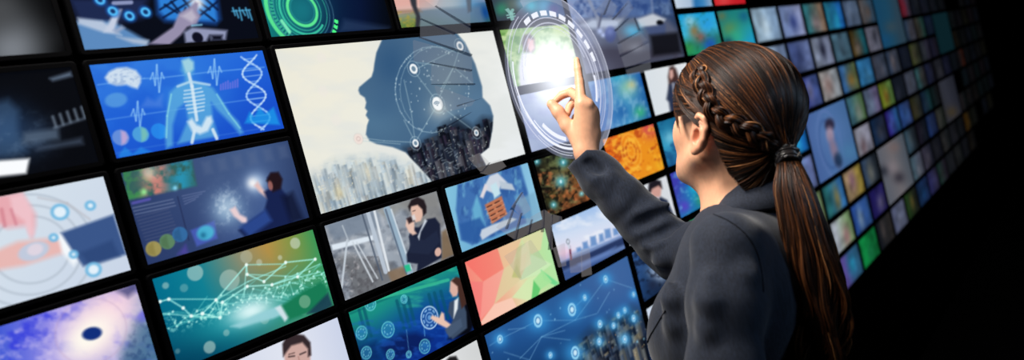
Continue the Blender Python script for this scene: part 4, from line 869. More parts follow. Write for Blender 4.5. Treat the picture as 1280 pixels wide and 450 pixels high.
# ears: rim, lobe and bowl
for sd in (-1, 1):
    e = lambda f, u, o: hd(-9 + f, sd * (73 + o), -34 + u)
    B.ell(e(-3, 0, 5), (.016, .006, .027), np.array([nrm(HF + HL * sd * .10), nrm(HL * sd - HF * .10), HU]), k=.004)
    B.chain([e(12, 4, 5), e(11, 18, 8), e(2, 27, 10), e(-11, 25, 11), e(-17, 12, 10), e(-15, -4, 9), e(-8, -16, 7), e(2, -24, 5), e(8, -20, 4)], [.003, .0035, .0038, .004, .004, .0042, .0046, .006, .004], k=.003)
    B.chain([e(-2, 17, 9), e(-9, 7, 10), e(-7, -7, 9), e(2, -14, 7)], [.0028, .003, .003, .003], k=.002)
    B.ell(e(0, -3, 9), (.0075, .007, .010), HFR, k=.003, op='cut')
    B.ell(e(10, -4, 5), (.004, .004, .006), HFR, k=.004)
# neck and hidden trunk
B.cone(hd(-14, 0, -58), NECK + np.array([0, .01, 0]), .047, .052, k=.02)
B.cone(hd(30, 0, -92), NECK + TF * .02, .030, .044, k=.03)
B.cone(NECK, NECK + np.array([0, -.05, 0]), .052, .07, k=.03)
B.ell(CH + np.array([0, .03, 0]), (.080, .115, .13), TFR, k=.05)
B.cone(CH, HIPC + np.array([0, .06, 0]), .085, .10, k=.05)
EL_R = pc(846, 314, 1.387)
for sh, el, wr in ((SH_L, EL_L, WR_L), (SH_R, EL_R, WR_R)):
    B.cone(NECK + np.array([0, -.05, 0]), sh, .05, .04, k=.04)
    B.cone(sh, el, .038, .031, k=.02)
    B.cone(el, wr, .031, .0205, k=.02)
# the pointing right hand
def hand(wr, cmc, fingers, thumb, pn):
    for (mcp, rm), tr in fingers:
        B.cone(wr, mcp, .0165, rm, k=.012, flat=(pn, 1.25))
        B.chain([mcp] + [q[0] for q in tr], [rm] + [q[1] for q in tr], k=.003)
    B.chain([cmc[0]] + [q[0] for q in thumb], [cmc[1]] + [q[1] for q in thumb], k=.006)
    B.cone(cmc[0], fingers[0][0][0], cmc[1], .009, k=.012)
fR = [((pc(726.5, 130, 1.415), .0118), [(pc(724.5, 103, 1.428), .0092), (pc(722.3, 86, 1.434), .0078), (pc(720.8, 75, 1.438), .0062)]),
      ((pc(735, 131, 1.413), .0118), [(pc(713.5, 115, 1.455), .0092), (pc(702, 119, 1.462), .0085), (pc(694, 126, 1.458), .0072)]),
      ((pc(739.5, 138, 1.42), .0112), [(pc(719, 124, 1.466), .0088), (pc(711.5, 134, 1.464), .0080), (pc(709, 143, 1.452), .0070)]),
      ((pc(740.5, 149, 1.43), .0105), [(pc(727, 139, 1.468), .0078), (pc(719, 147, 1.468), .0070), (pc(716, 154, 1.456), .0062)])]
hand(pc(731, 186, 1.42), (pc(724, 176, 1.427), .0150), fR, [(pc(709, 157, 1.434), .0132), (pc(698, 140, 1.438), .0122), (pc(689.5, 130, 1.442), .0102)], nrm((.25, .1, 1)))
B.chain([pc(742, 142, 1.428), pc(741, 168, 1.432), pc(738, 190, 1.425)], [.0105, .0135, .0155], k=.012)
# the relaxed left hand, hanging by the hip (below the frame)
o = WR_L; dn = np.array([-.16, -.98, -.1]); fw = TF
fL = []
for k, (s_, L) in enumerate(((.030, .072), (.010, .080), (-.010, .074), (-.028, .058))):
    m = o + dn * .088 + fw * s_
    fL.append(((m, .0105), [(m + dn * L * .5 + TL * -.006, .0085), (m + dn * L * .78 + TL * -.020, .0075), (m + dn * L * .95 + TL * -.034, .0062)]))
hand(o, (o + dn * .03 + fw * .02, .014), fL, [(o + dn * .062 + fw * .045, .0115), (o + dn * .09 + fw * .052 - TL * .01, .0098), (o + dn * .112 + fw * .05 - TL * .016, .0080)], TL)
V, Q = B.mesh(2)
del B
H = (V - HC) @ HFR.T * 1000
skin = np.tile(lin((228, 170, 134)), (len(V), 1))
def tint(m, c):
    global skin
    m = np.clip(m, 0, 1)[:, None]; skin = skin * (1 - m) + lin(c) * m
nearhead = (np.abs(H[:, 0]) < 140) & (np.abs(H[:, 2]) < 160)
g = lambda cx, cy, cz, rx, ry, rz: np.exp(-((H[:, 0] - cx) / rx) ** 2 - ((np.abs(H[:, 1]) - cy) / ry) ** 2 - ((H[:, 2] - cz) / rz) ** 2) * nearhead
tint(1.6 * g(98, 0, -75, 12, 17, 8), (186, 92, 88)); tint(.35 * g(70, 38, -45, 25, 20, 20), (226, 140, 124)); tint(.45 * g(-10, 80, -34, 22, 14, 30), (226, 132, 104))
eye = np.hypot(np.abs(H[:, 1]) - 31, H[:, 2] + 15); front = (H[:, 0] > 84) & nearhead
tint((eye < 10.5) * front * 1.0, (236, 232, 228)); tint((eye < 5.5) * front * 1.0, (50, 32, 24)); tint(1.5 * g(92, 26, 6, 12, 11, 3.0), (52, 36, 28))
body_me = mesh_np('person', to_world(V), Q)
attr_col(body_me, 'tone', skin)
M_skin, nt, b = new_mat('skin')
a = nt.nodes.new('ShaderNodeAttribute'); a.attribute_name = 'tone'
n = nt.nodes.new('ShaderNodeTexNoise'); n.inputs['Scale'].default_value = 90; n.inputs['Detail'].default_value = 4
mx = nt.nodes.new('ShaderNodeMixRGB'); mx.blend_type = 'MULTIPLY'; mx.inputs['Fac'].default_value = 0.25
nt.links.new(a.outputs['Color'], mx.inputs['Color1']); nt.links.new(n.outputs['Fac'], mx.inputs['Color2'])
nt.links.new(mx.outputs['Color'], b.inputs['Base Color'])
b.inputs['Roughness'].default_value = 0.45; b.inputs['Specular IOR Level'].default_value = 0.35
b.inputs['Subsurface Weight'].default_value = 0.12; b.inputs['Subsurface Radius'].default_value = (1.0, 0.35, 0.2); b.inputs['Subsurface Scale'].default_value = 0.006
person = empty('person', (0, 0, 0))
feet = to_world(HIPC); person.location = (float(feet[0]), float(feet[1]), 0)
tag(person, 'person in a dark suit jacket, brown ponytail, right index finger raised to the light rings', 'person')
def on_person(name, me, mat, parent=None):
    o = link(name, me, mat, person)
    if parent is not None: o.parent = parent
    return o
body = on_person('body', body_me, M_skin)

# ---- jacket
J = Field((0.08, -0.68, -1.54), (0.50, 0.06, -0.80), 0.003)
NB = NECK + np.array([0, -.058, 0])
J.ell(CH + np.array([0.0, .035, 0]) - TF * .005, (.100, .158, .165), TFR, k=.03)
J.ell(pc(925, 500, 1.085), (.098, .140, .19), TFR, k=.06)
J.ell(HIPC + np.array([0, .07, 0]), (.118, .165, .17), TFR, k=.06)
for sd in (-1, 1): J.ell(CH + TF * .054 + TL * sd * .072 + np.array([0, -.012, 0]), (.055, .062, .062), TFR, k=.05)
J.ell(CH - TF * .06 + TL * .075 + np.array([0, .06, 0]), (.05, .07, .09), TFR, k=.05)
J.ell(CH - TF * .06 - TL * .075 + np.array([0, .06, 0]), (.05, .07, .09), TFR, k=.05)
J.cone(NB + TL * .02, SH_L + np.array([0, .008, 0]), .050, .034, k=.04); J.cone(NB - TL * .02, SH_R + np.array([0, .012, 0]), .050, .038, k=.04)
J.chain([SH_L, pc(907, 380, .915), pc(906, 460, .90), EL_L], [.046, .0455, .044, .043], k=.022)
J.chain([EL_L, WR_L + (EL_L - WR_L) * .04], [.043, .036], k=.015)
J.chain([SH_R, pc(848, 316, 1.385), pc(829, 302, 1.395), pc(803, 275, 1.405), pc(778, 249, 1.412), pc(752, 222, 1.418), pc(728.5, 196, 1.42)], [.060, .0535, .0515, .0485, .0455, .0425, .0375], k=.012)
# folds in the cloth: low ridges and hollows
def fold(p, q, r, depth, k=.020, op='add'):
    p, q = np.asarray(p), np.asarray(q); m_ = np.array([0, 0, -.006])
    J.chain([p + m_, p * .75 + q * .25, p * .4 + q * .6, q + m_], [.001, r, r * .8, .001], k=k, op=op)
rf = random.Random(2)
for (x0, y0, x1, y1, d, r, op) in ((797, 293, 840, 276, 1.362, .009, 'add'), (808, 308, 860, 286, 1.350, .011, 'add'), (788, 276, 838, 254, 1.368, .008, 'add'), (800, 301, 852, 282, 1.343, .006, 'cut'), (790, 286, 836, 262, 1.352, .006, 'cut'), (820, 330, 856, 306, 1.342, .010, 'add'), (774, 262, 792, 232, 1.378, .006, 'add'),
    (738, 214, 768, 252, 1.384, .008, 'add'), (755, 214, 790, 250, 1.380, .007, 'add'), (736, 204, 752, 214, 1.378, .004, 'cut'),
    (934, 322, 922, 410, .892, .010, 'add'), (886, 350, 884, 455, .880, .009, 'add'),
    (836, 352, 848, 440, .99, .010, 'add')):
    fold(pc(x0, y0, d), pc(x1, y1, d), r, 0, op=op)
# neck opening, cuff mouths and hem
J.cone(NB + np.array([0, -.012, 0]) + TF * .01, hd(-10, 0, -60), .050, .062, k=.006, op='cut')
J.cone(pc(719, 186, 1.42) , pc(731, 198.5, 1.42), .030, .0285, k=.004, op='cut')
sx, sy, sz = J.lo
sl, x, y, z = J._sub((0.06, -.02, -1.50), (0.19, 0.13, -1.34))
cn = nrm(pc(722, 186.5, 1.42) - pc(737, 201.5, 1.42)); cp = pc(727.5, 190.5, 1.42)
J.f[sl] = np.maximum(J.f[sl], (x - cp[0]) * cn[0] + (y - cp[1]) * cn[1] + (z - cp[2]) * cn[2])
X3 = J.lo[0] + J.h * np.arange(J.n[0]); Y3 = J.lo[1] + J.h * np.arange(J.n[1]); Z3 = J.lo[2] + J.h * np.arange(J.n[2])
w = (np.sin(X3 * 61)[:, None, None] * np.sin(Y3 * 47 + 1)[None, :, None] * np.sin(Z3 * 53 + 2)[None, None, :]).astype(np.float32)
J.f += 0.0016 * w
V, Q = J.mesh(3)
J_pts = V
del J
jk_me = mesh_np('jacket', to_world(V), Q)
M_cloth, nt, b = new_mat('suit_cloth')
tc = nt.nodes.new('ShaderNodeTexCoord')
n1 = nt.nodes.new('ShaderNodeTexNoise'); n1.inputs['Scale'].default_value = 420; n1.inputs['Detail'].default_value = 3
mp = nt.nodes.new('ShaderNodeMapping'); mp.inputs['Scale'].default_value = (1, 1, .12)
nt.links.new(tc.outputs['Object'], mp.inputs['Vector']); nt.links.new(mp.outputs['Vector'], n1.inputs['Vector'])
cr = nt.nodes.new('ShaderNodeValToRGB'); cr.color_ramp.elements[0].position = .3; cr.color_ramp.elements[1].position = .7
cr.color_ramp.elements[0].color = (*lin((15, 21, 33)), 1); cr.color_ramp.elements[1].color = (*lin((32, 40, 56)), 1)
nt.links.new(n1.outputs['Fac'], cr.inputs['Fac']); nt.links.new(cr.outputs['Color'], b.inputs['Base Color'])
bp = nt.nodes.new('ShaderNodeBump'); bp.inputs['Strength'].default_value = .5; bp.inputs['Distance'].default_value = .0006
nt.links.new(n1.outputs['Fac'], bp.inputs['Height']); nt.links.new(bp.outputs['Normal'], b.inputs['Normal'])
b.inputs['Roughness'].default_value = 0.8; b.inputs['Specular IOR Level'].default_value = 0.25
b.inputs['Sheen Weight'].default_value = 0.15
jacket = on_person('jacket', jk_me, M_cloth)
# ------------------------------------------------------------------ hair
from mathutils.bvhtree import BVHTree
def tubes(paths, rad, sides=4, twist=None):
    """paths: N x K x 3 (view space), rad: N x K -> verts, faces"""
    N, K, _ = paths.shape
    T = np.gradient(paths, axis=1); T /= np.linalg.norm(T, axis=2, keepdims=True) + 1e-12
    ref = np.array([0.31, 0.17, 0.93]); A = np.cross(T, ref); A /= np.linalg.norm(A, axis=2, keepdims=True) + 1e-9
    Bn = np.cross(T, A)
    an = np.arange(sides) * 2 * math.pi / sides
    V = paths[:, :, None, :] + rad[:, :, None, None] * (A[:, :, None, :] * np.cos(an)[:, None] + Bn[:, :, None, :] * np.sin(an)[:, None])
    base = grid_faces(K, sides, True)
    F = (base[None] + (np.arange(N) * K * sides)[:, None, None]).reshape(-1, 4)
    return V.reshape(-1, 3), F
M_hair, nt, b = new_mat('brown_hair')
a = nt.nodes.new('ShaderNodeAttribute'); a.attribute_name = 'strand'
hn = nt.nodes.new('ShaderNodeTexNoise'); hn.inputs['Scale'].default_value = 35; hn.inputs['Detail'].default_value = 3
hm = nt.nodes.new('ShaderNodeMapRange'); hm.inputs['To Min'].default_value = .55; hm.inputs['To Max'].default_value = 1.3
mx = nt.nodes.new('ShaderNodeMixRGB'); mx.blend_type = 'MULTIPLY'; mx.inputs['Fac'].default_value = 1
nt.links.new(hn.outputs['Fac'], hm.inputs['Value']); nt.links.new(hm.outputs['Result'], mx.inputs['Color2'])
nt.links.new(a.outputs['Color'], mx.inputs['Color1']); nt.links.new(mx.outputs['Color'], b.inputs['Base Color'])
b.inputs['Roughness'].default_value = 0.42; b.inputs['Specular IOR Level'].default_value = 0.25
rng = np.random.RandomState(5)
PALETTE = lin(np.array([(20, 11, 7), (36, 19, 10), (58, 31, 15), (90, 51, 25), (126, 76, 40), (154, 104, 64)]))
def strand_cols(n, probs):
    c = PALETTE[rng.choice(6, n, p=probs)]
    return c * rng.uniform(.75, 1.25, (n, 1))
def strand_mesh(name, paths, rad, cols, sides=4, parent=None, mat=None):
    V, F = tubes(paths, rad, sides)
    me = mesh_np(name, to_world(V), F)
    attr_col(me, 'strand', np.repeat(cols, paths.shape[1] * sides, axis=0))
    return on_person(name, me, mat or M_hair, parent)
EC, ER = np.array([-2., 0, 5]), np.array([93., 82, 91])
TIE = pc(984, 194, .972)
tie_h = (TIE - HC) @ HFR.T * 1000
def hit(px, py, k=1.0):         # photo pixel -> near point of the hair envelope, head frame
    d = pc(px, py, 1.0); o_ = (-HC) @ HFR.T * 1000; d = d @ HFR.T * 1000
    o2, d2 = (o_ - EC) / (ER * k), d / (ER * k)
    A_, B_, C_ = d2 @ d2, 2 * o2 @ d2, o2 @ o2 - 1
    D = max(B_ * B_ - 4 * A_ * C_, 0)
    t = (-B_ - math.sqrt(D)) / (2 * A_)
    return o_ + d * t
left = [(95, 0, 64), (92, 24, 58), (86, 46, 44), (83, 54, 30), (-22, 75, -16), (-30, 72, -30), (-42, 68, -52), (-54, 60, -72), (-66, 46, -90), (-76, 26, -102), (-80, 0, -106)]
loop = np.array(left + [(f_, -l_, u_) for f_, l_, u_ in left[-2:0:-1]], float)
td = (tie_h - EC) / ER; tdn = td / np.linalg.norm(td)
e1h = nrm(np.array([0, 0, 1.0]) - tdn * tdn[2]); e2h = np.cross(tdn, e1h)      # azimuth round the tie: 0 = over the crown
_D = (loop - EC) / ER; _r = np.linalg.norm(_D, axis=1); _D = _D / _r[:, None]
_az = np.arctan2(_D @ e2h, _D @ e1h); _po = np.arccos(np.clip(_D @ tdn, -1, 1))
_o = np.argsort(_az); _az, _po, _r = _az[_o], _po[_o], _r[_o]
def hair_edge(az):
    az = (az + math.pi) % (2 * math.pi) - math.pi
    return np.interp(az, _az, _po, period=2 * math.pi), np.interp(az, _az, _r, period=2 * math.pi)
def flow(az, K, t0, lift, end=None):
    po, r0 = hair_edge(az)
    t = t0[:, None] + (1 - t0[:, None]) * np.linspace(0, 1, K)[None]
    an_ = po[:, None] * (1 - t)
    D = np.cos(an_)[..., None] * tdn + np.sin(an_)[..., None] * (np.cos(az)[:, None] * e1h + np.sin(az)[:, None] * e2h)[:, None]
    kk = np.where(np.cos(az) < -.1, 1.15, 3.0)[:, None]
    r = (r0[:, None] * np.clip(1 - t * kk, 0, 1) + np.clip(t * kk, 0, 1)) * (1 + lift)
    P = EC + ER * D * r[..., None]
    e = np.clip((t - .78) / .22, 0, 1); e = (e * e * (3 - 2 * e))[..., None]
    return P * (1 - e) + (tie_h if end is None else end[:, None]) * e
def loop_at(q):
    q = q % 1.0 * len(loop); i = np.floor(q).astype(int); t = (q - i)[:, None]
    return loop[i % len(loop)] * (1 - t) + loop[(i + 1) % len(loop)] * t
hv = lambda P: HC + (P @ HFR) / 1000.0
NC, KC = 200, 44
q = np.linspace(0, 2 * math.pi, NC, endpoint=False)
cap = flow(q, KC, np.zeros(NC), (-.025 + .006 * np.sin(q * 34))[:, None] * np.ones((1, KC)))
me = mesh_np('hair', to_world(hv(cap).reshape(-1, 3)), np.array([[(i % NC) * KC + j, ((i + 1) % NC) * KC + j, ((i + 1) % NC) * KC + j + 1, i * KC + j + 1] for i in range(NC) for j in range(KC - 1)]))
attr_col(me, 'strand', np.tile(PALETTE[0] * .8, (NC * KC, 1)))
hair = on_person('hair', me, M_hair)
NS, KS = 3600, 22
q = rng.uniform(0, 2 * math.pi, NS)
clump = np.sin(q * 23) * .5 + np.sin(q * 41 + 1) * .5
tt = np.linspace(0, 1, KS)[None]
lift = (-.012 + .022 * rng.uniform(0, 1, (NS, 1)) + .010 * clump[:, None] * np.sin(tt * math.pi) + .004 * rng.normal(size=(NS, 1)) * np.sin(tt * 9 + rng.uniform(0, 6, (NS, 1))))
t0 = np.where(rng.uniform(0, 1, NS) < .7, 0.0, rng.uniform(0, .55, NS))
end = tie_h + rng.normal(size=(NS, 3)) * np.array([3.5, 4.5, 4.5])
P = flow(q, KS, t0, lift, end)
rad = rng.uniform(.0003, .00085, (NS, 1)) * np.clip(np.minimum(tt * 8 + .3, (1 - tt) * 6 + .5), 0, 1)
strand_mesh('hair_strand_layer', hv(P), rad, strand_cols(NS, [.36, .27, .17, .10, .07, .03]), 4, hair)
# temple hair swept back over the top of the ear, and short wisps before it
TPL = np.array([(88, 42, 48), (85, 54, 28), (78, 63, 12), (66, 70, 0), (52, 75, -10), (42, 77, -18)], float)
def temple(s_, K, lift, side):
    x = s_ * (len(TPL) - 1); i = np.clip(np.floor(x).astype(int), 0, len(TPL) - 2); f_ = (x - i)[:, None]
    A_ = TPL[i] * (1 - f_) + TPL[i + 1] * f_
    E_ = np.array([-8., 77, 26]) * (1 - s_[:, None]) + np.array([2., 80, -3]) * s_[:, None]
    A2, E2 = (A_ - EC) / ER, (E_ - EC) / ER
    ra, re = np.linalg.norm(A2, axis=1), np.linalg.norm(E2, axis=1)
    t = np.linspace(0, 1, K)[None, :, None]
    D = A2[:, None] * (1 - t) + E2[:, None] * t; D /= np.linalg.norm(D, axis=2, keepdims=True)
    P = EC + ER * D * ((ra[:, None] * (1 - t[..., 0]) + re[:, None] * t[..., 0]) * (1 + lift))[..., None]
    P[..., 1] *= side
    return P
for sd in (-1, 1):
    gs = np.linspace(0, 1, 26)
    me = mesh_np('temple_base_layer', to_world(hv(temple(gs, 12, np.full((26, 1), -.02), sd).reshape(-1, 3))), grid_faces(26, 12)); attr_col(me, 'strand', np.tile(PALETTE[0], (312, 1)))
    on_person('temple_base_layer', me, M_hair, hair)
    NW, KW = 220, 12
    sw = rng.uniform(0, 1, NW)
    P = temple(sw, KW, -.006 + .02 * rng.uniform(0, 1, (NW, 1)) + .006 * np.sin(sw * 40)[:, None], sd)
    strand_mesh('temple_strand_layer', hv(P), rng.uniform(.0004, .0009, (NW, 1)) * np.linspace(.5, 1, KW)[None], strand_cols(NW, [.3, .28, .2, .14, .06, .02]), 4, hair)
NW, KW = 60, 8
sw = rng.uniform(.55, 1, NW); P0 = temple(sw, 2, np.zeros((NW, 1)), np.ones((NW, 1)))[:, 0]; tw = np.linspace(0, 1, KW)[None, :, None]
P = P0[:, None] + tw * np.array([-10, 2, -24]) * rng.uniform(.3, 1, (NW, 1, 1)) + (tw ** 2) * np.array([-8, 0, -4]) * rng.uniform(0, 1, (NW, 1, 1))
P[..., 1] = np.minimum(P[..., 1], 79)
strand_mesh('temple_wisps', hv(P), np.linspace(.0005, .0001, KW)[None] * np.ones((NW, 1)), strand_cols(NW, [.2, .3, .3, .15, .05, 0]), 3, hair)
# braid
bp_ = [(872, 84), (878, 102), (884, 120), (892, 136), (905, 148), (922, 156), (941, 165), (959, 176), (973, 188)]
bh = np.array([hit(x_, y_, 1.03) for x_, y_ in bp_])
KB = 90
tb = np.linspace(0, len(bh) - 1, KB)
def crs(P, t):
    i = np.clip(np.floor(t).astype(int), 0, len(P) - 2); f_ = (t - i)[:, None]
    p0, p1, p2, p3 = P[np.maximum(i - 1, 0)], P[i], P[i + 1], P[np.minimum(i + 2, len(P) - 1)]
    return .5 * (2 * p1 + (p2 - p0) * f_ + (2 * p0 - 5 * p1 + 4 * p2 - p3) * f_ ** 2 + (3 * p1 - p0 - 3 * p2 + p3) * f_ ** 3)
bc = crs(bh, tb)
bn = (bc - EC) / ER ** 2; bn /= np.linalg.norm(bn, axis=1, keepdims=True)
bt = np.gradient(bc, axis=0); bt /= np.linalg.norm(bt, axis=1, keepdims=True); bl = np.cross(bn, bt)
sl_ = np.cumsum(np.r_[0, np.linalg.norm(np.diff(bc, axis=0), axis=1)])
env = np.clip(np.minimum(sl_ / 18, (sl_[-1] - sl_) / 40 + .35), 0, 1)
braid = None
for k in range(3):
    ph = sl_ * (2 * math.pi / 66) + k * 2 * math.pi / 3
    core = bc + bl * (np.sin(ph) * 7.6 * env)[:, None] + bn * ((np.sin(2 * ph) * 3.8 + 2.0) * env)[:, None]
    off = []
    n_ = 46
    for j in range(n_):
        r_, q_ = 6.0 * math.sqrt(rng.uniform(.1, 1)), rng.uniform(0, 6.283)
        tw_ = q_ + sl_ * .05
        off.append(core + (bl * np.cos(tw_)[:, None] * 1.15 + bn * np.sin(tw_)[:, None] * .8) * (r_ * (env * .7 + .3))[:, None])
    P = hv(np.array(off))
    rd = np.full((n_, KB), .0011)
    if k == 0:
        V_, F_ = tubes(hv(core[None]), np.full((1, KB), np.float64(.0048)) * (env * .7 + .3)[None], 8)
        me = mesh_np('braid', to_world(V_), F_); attr_col(me, 'strand', np.tile(PALETTE[1], (len(V_), 1)))
        braid = on_person('braid', me, M_hair, hair)
    else:
        pass
    o_ = strand_mesh('braid_strand', P, rd, strand_cols(n_, [.12, .26, .3, .2, .1, .02]), 4)
    o_.parent = hair
# ponytail
pony = [(984, 194, 10, .972), (988, 212, 15, .955), (992, 235, 22, .945), (999, 262, 25, .938), (1008, 300, 29, .934), (1016, 340, 32, .934), (1022, 378, 32, .936), (1021, 415, 32, .94), (1014, 455, 30, .945), (1004, 500, 26, .95), (998, 545, 10, .955)]
pcen = np.array([pc(x_, y_, d_) for x_, y_, w_, d_ in pony]); pw = np.array([[w_ / FPX * d_] for x_, y_, w_, d_ in pony])
KP = 34
def pony_c(t): return crs(pcen, t * (len(pony) - 1)), crs(pw, t * (len(pony) - 1))[:, 0]
def pony_paths(n_, rr, seed, wave):
    r_ = np.random.RandomState(seed); P = np.zeros((n_, KP, 3))
    for j in range(n_):
        L = r_.uniform(.72, 1) if r_.uniform() < .6 else 1
        t = np.linspace(0, L, KP); c, w_ = pony_c(t)
        q_ = r_.uniform(0, 6.283); m = rr[0] + (rr[1] - rr[0]) * math.sqrt(r_.uniform())
        a_, d_ = m * math.cos(q_), m * math.sin(q_)
        cl = round(q_ * 2.2) * 1.7
        wv = wave * (np.clip((t - .35) / .5, 0, 1)) * .011
        P[j] = c + np.array([1., 0, .35])[None] * (w_ * a_ * .97)[:, None] + np.array([-.3, 0, .95])[None] * (w_ * d_ * .62)[:, None]
        P[j, :, 0] += wv * np.sin(t * 21 + cl) + .0016 * np.sin(t * 13 + j); P[j, :, 2] += wv * .7 * np.cos(t * 19 + cl * 1.3)
    return P
tcore = np.linspace(0, .99, 30); c, w_ = pony_c(tcore)
an = np.linspace(0, 2 * math.pi, 20, endpoint=False)
V_ = c[:, None] + (np.array([1., 0, .35]) * np.cos(an)[:, None])[None] * (w_ * .8)[:, None, None] + (np.array([-.3, 0, .95]) * np.sin(an)[:, None])[None] * (w_ * .5)[:, None, None]
F_ = grid_faces(30, 20, True)
me = mesh_np('ponytail', to_world(V_.reshape(-1, 3)), F_); attr_col(me, 'strand', np.tile(PALETTE[0] * .6, (600, 1)))
ponytail = on_person('ponytail', me, M_hair, hair)
NP = 1200
P = pony_paths(NP, (.45, 1.0), 3, 1.0)
rd = rng.uniform(.0004, .0010, (NP, 1)) * np.clip((1.02 - np.linspace(0, 1, KP)) * 5, .1, 1)[None]
o_ = strand_mesh('ponytail_strand_layer', P, rd, strand_cols(NP, [.22, .3, .24, .15, .07, .02]), 4); o_.parent = hair
# hair tie
n_, KT = 5, 24
M_tie = plain('beaded_elastic', (38, 34, 34), .3, .6)
M_bead = plain('silver_bead', (150, 146, 142), .25, .6, .7)
ax = nrm(pc(988, 212, .955) - TIE); e1 = nrm(np.cross(ax, (0, 0, 1))); e2 = np.cross(ax, e1)
an = np.linspace(0, 2 * math.pi, KT)
P = np.array([TIE + ax * (-.004 + .0045 * k) + (e1 * np.cos(an)[:, None] + e2 * np.sin(an)[:, None]) * (.0135 + .0012 * (k % 2)) for k in range(n_)])
V_, F_ = tubes(P, np.full((n_, KT), .0026), 6)
tie = on_person('hair_tie', mesh_np('hair_tie', to_world(V_), F_), M_tie, hair)
bm = bmesh.new()
for k in range(46):
    q_ = rng.uniform(0, 6.283); p_ = TIE + ax * rng.uniform(-.005, .016) + (e1 * math.cos(q_) + e2 * math.sin(q_)) * .0168
    g_ = bmesh.ops.create_icosphere(bm, subdivisions=1, radius=rng.uniform(.0010, .0019)); bmesh.ops.translate(bm, vec=to_world(p_), verts=g_['verts'])
me = bpy.data.meshes.new('tie_beads'); bm.to_mesh(me); bm.free()
on_person('tie_beads', me, M_bead, hair)

# ------------------------------------------------------------------ collar, lapel edge, seams, trousers, shoes
NK = 40
ph = np.radians(np.linspace(28, 332, NK))
prof = []
for p_ in ph:
    bk = (1 - math.cos(p_)) / 2
    dr = TF * math.cos(p_) + TL * math.sin(p_)
    ht = float(np.interp(math.degrees(min(p_, 2 * math.pi - p_)), [28, 45, 90, 135, 180], [-.022, 0, .035, .048, .05]))
    c0 = NECK + UPV * ht - TF * .004
    w_ = .030 + .010 * bk
    prof.append([c0 + dr * .0555 - UPV * .022, c0 + dr * .0570, c0 + dr * .0595 + UPV * .003, c0 + dr * .0635 + UPV * .001, c0 + dr * .076 - UPV * w_ * .5, c0 + dr * (.086 + .014 * (1 - bk)) - UPV * w_, c0 + dr * (.083 + .014 * (1 - bk)) - UPV * (w_ + .003), c0 + dr * .067 - UPV * w_ * .6])
V_ = np.array(prof).reshape(-1, 3)
F_ = [tuple(r) for r in grid_faces(NK, 8, True)] + [tuple(range(8)), tuple(range((NK - 1) * 8 + 7, (NK - 1) * 8 - 1, -1))]
collar = on_person('collar', mesh_np('collar', to_world(V_), F_), M_cloth, jacket)
jb = BVHTree.FromPolygons([tuple(v) for v in J_pts], [tuple(int(i) for i in q_) for q_ in Q])
def on_jacket(px, py, out=.0006):
    d = pc(px, py, 1.0); r_ = jb.ray_cast(Vector((0, 0, 0)), Vector(nrm(d)))
    return None if r_[0] is None else np.array(r_[0]) + np.array(r_[1]) * out * (1 if Vector(r_[1]).dot(Vector(d)) < 0 else -1)
def seam(name, pts, r_, mat, n_=40):
    pts = np.array(pts, float); P = [on_jacket(*p_) for p_ in crs(pts, np.linspace(0, len(pts) - 1, n_))]
    P = np.array([p_ for p_ in P if p_ is not None])
    if len(P) < 4: return
    for _ in range(2): P[1:-1] = (P[:-2] + 2 * P[1:-1] + P[2:]) / 4
    V_, F_ = tubes(P[None], np.full((1, len(P)), r_), 6)
    return on_person(name, mesh_np(name, to_world(V_), F_), mat, jacket)
M_seam = plain('dark_thread', (14, 15, 19), .9, .1)
seam('shoulder_seam', [(892, 268), (912, 277), (930, 291), (944, 311), (951, 335), (954, 365)], .0007, M_seam)
seam('lapel_edge', [(832, 388), (820, 408), (811, 424), (807, 440), (812, 449)], .0009, M_seam)
# trousers and shoes (below the frame)
hw = to_world(HIPC); vl = MW[:3, :3] @ TL; vl[2] = 0; vl = nrm(vl); vf = MW[:3, :3] @ TF; vf[2] = 0; vf = nrm(vf)
T = Field((hw[0] - .32, hw[1] - .32, 0.04), (hw[0] + .32, hw[1] + .32, hw[2] + .16), 0.006)
T.ell(hw + np.array([0, 0, .02]), (.15, .15, .13), k=.03)
Sh = []
M_tr = plain('trouser_cloth', (24, 26, 32), .85, .2)
M_shoe = plain('black_leather', (10, 10, 11), .3, .5)
for sd in (-1, 1):
    hp = hw + vl * sd * .085; kn = hw + vl * sd * .095 + vf * .02; kn[2] = .48; an_ = hw + vl * sd * .10; an_[2] = .07
    T.chain([hp, kn, an_], [.088, .066, .054], k=.03)
V, Q2 = T.mesh(2); del T
tr = on_person('trousers', mesh_np('trousers', V, Q2), M_tr)
for sd in (-1, 1):
    an_ = hw + vl * sd * .10; an_[2] = .05
    S_ = Field((an_[0] - .26, an_[1] - .26, -.004), (an_[0] + .26, an_[1] + .26, .14), .004)
    hl = an_ - vf * .03; hl[2] = .045; to = an_ + vf * .17; to[2] = .026; md = an_ + vf * .08; md[2] = .04
    S_.chain([hl, md, to], [.036, .036, .026], k=.02); S_.cone(an_, an_ + np.array([0, 0, .06]), .040, .042, k=.02)
    sl, x, y, z = S_._sub(S_.lo, S_.lo + S_.h * S_.n); S_.f[sl] = np.maximum(S_.f[sl], .001 - z + 0 * x + 0 * y)
    V, Q2 = S_.mesh(1); on_person('shoe', mesh_np('shoe', V, Q2), M_shoe)

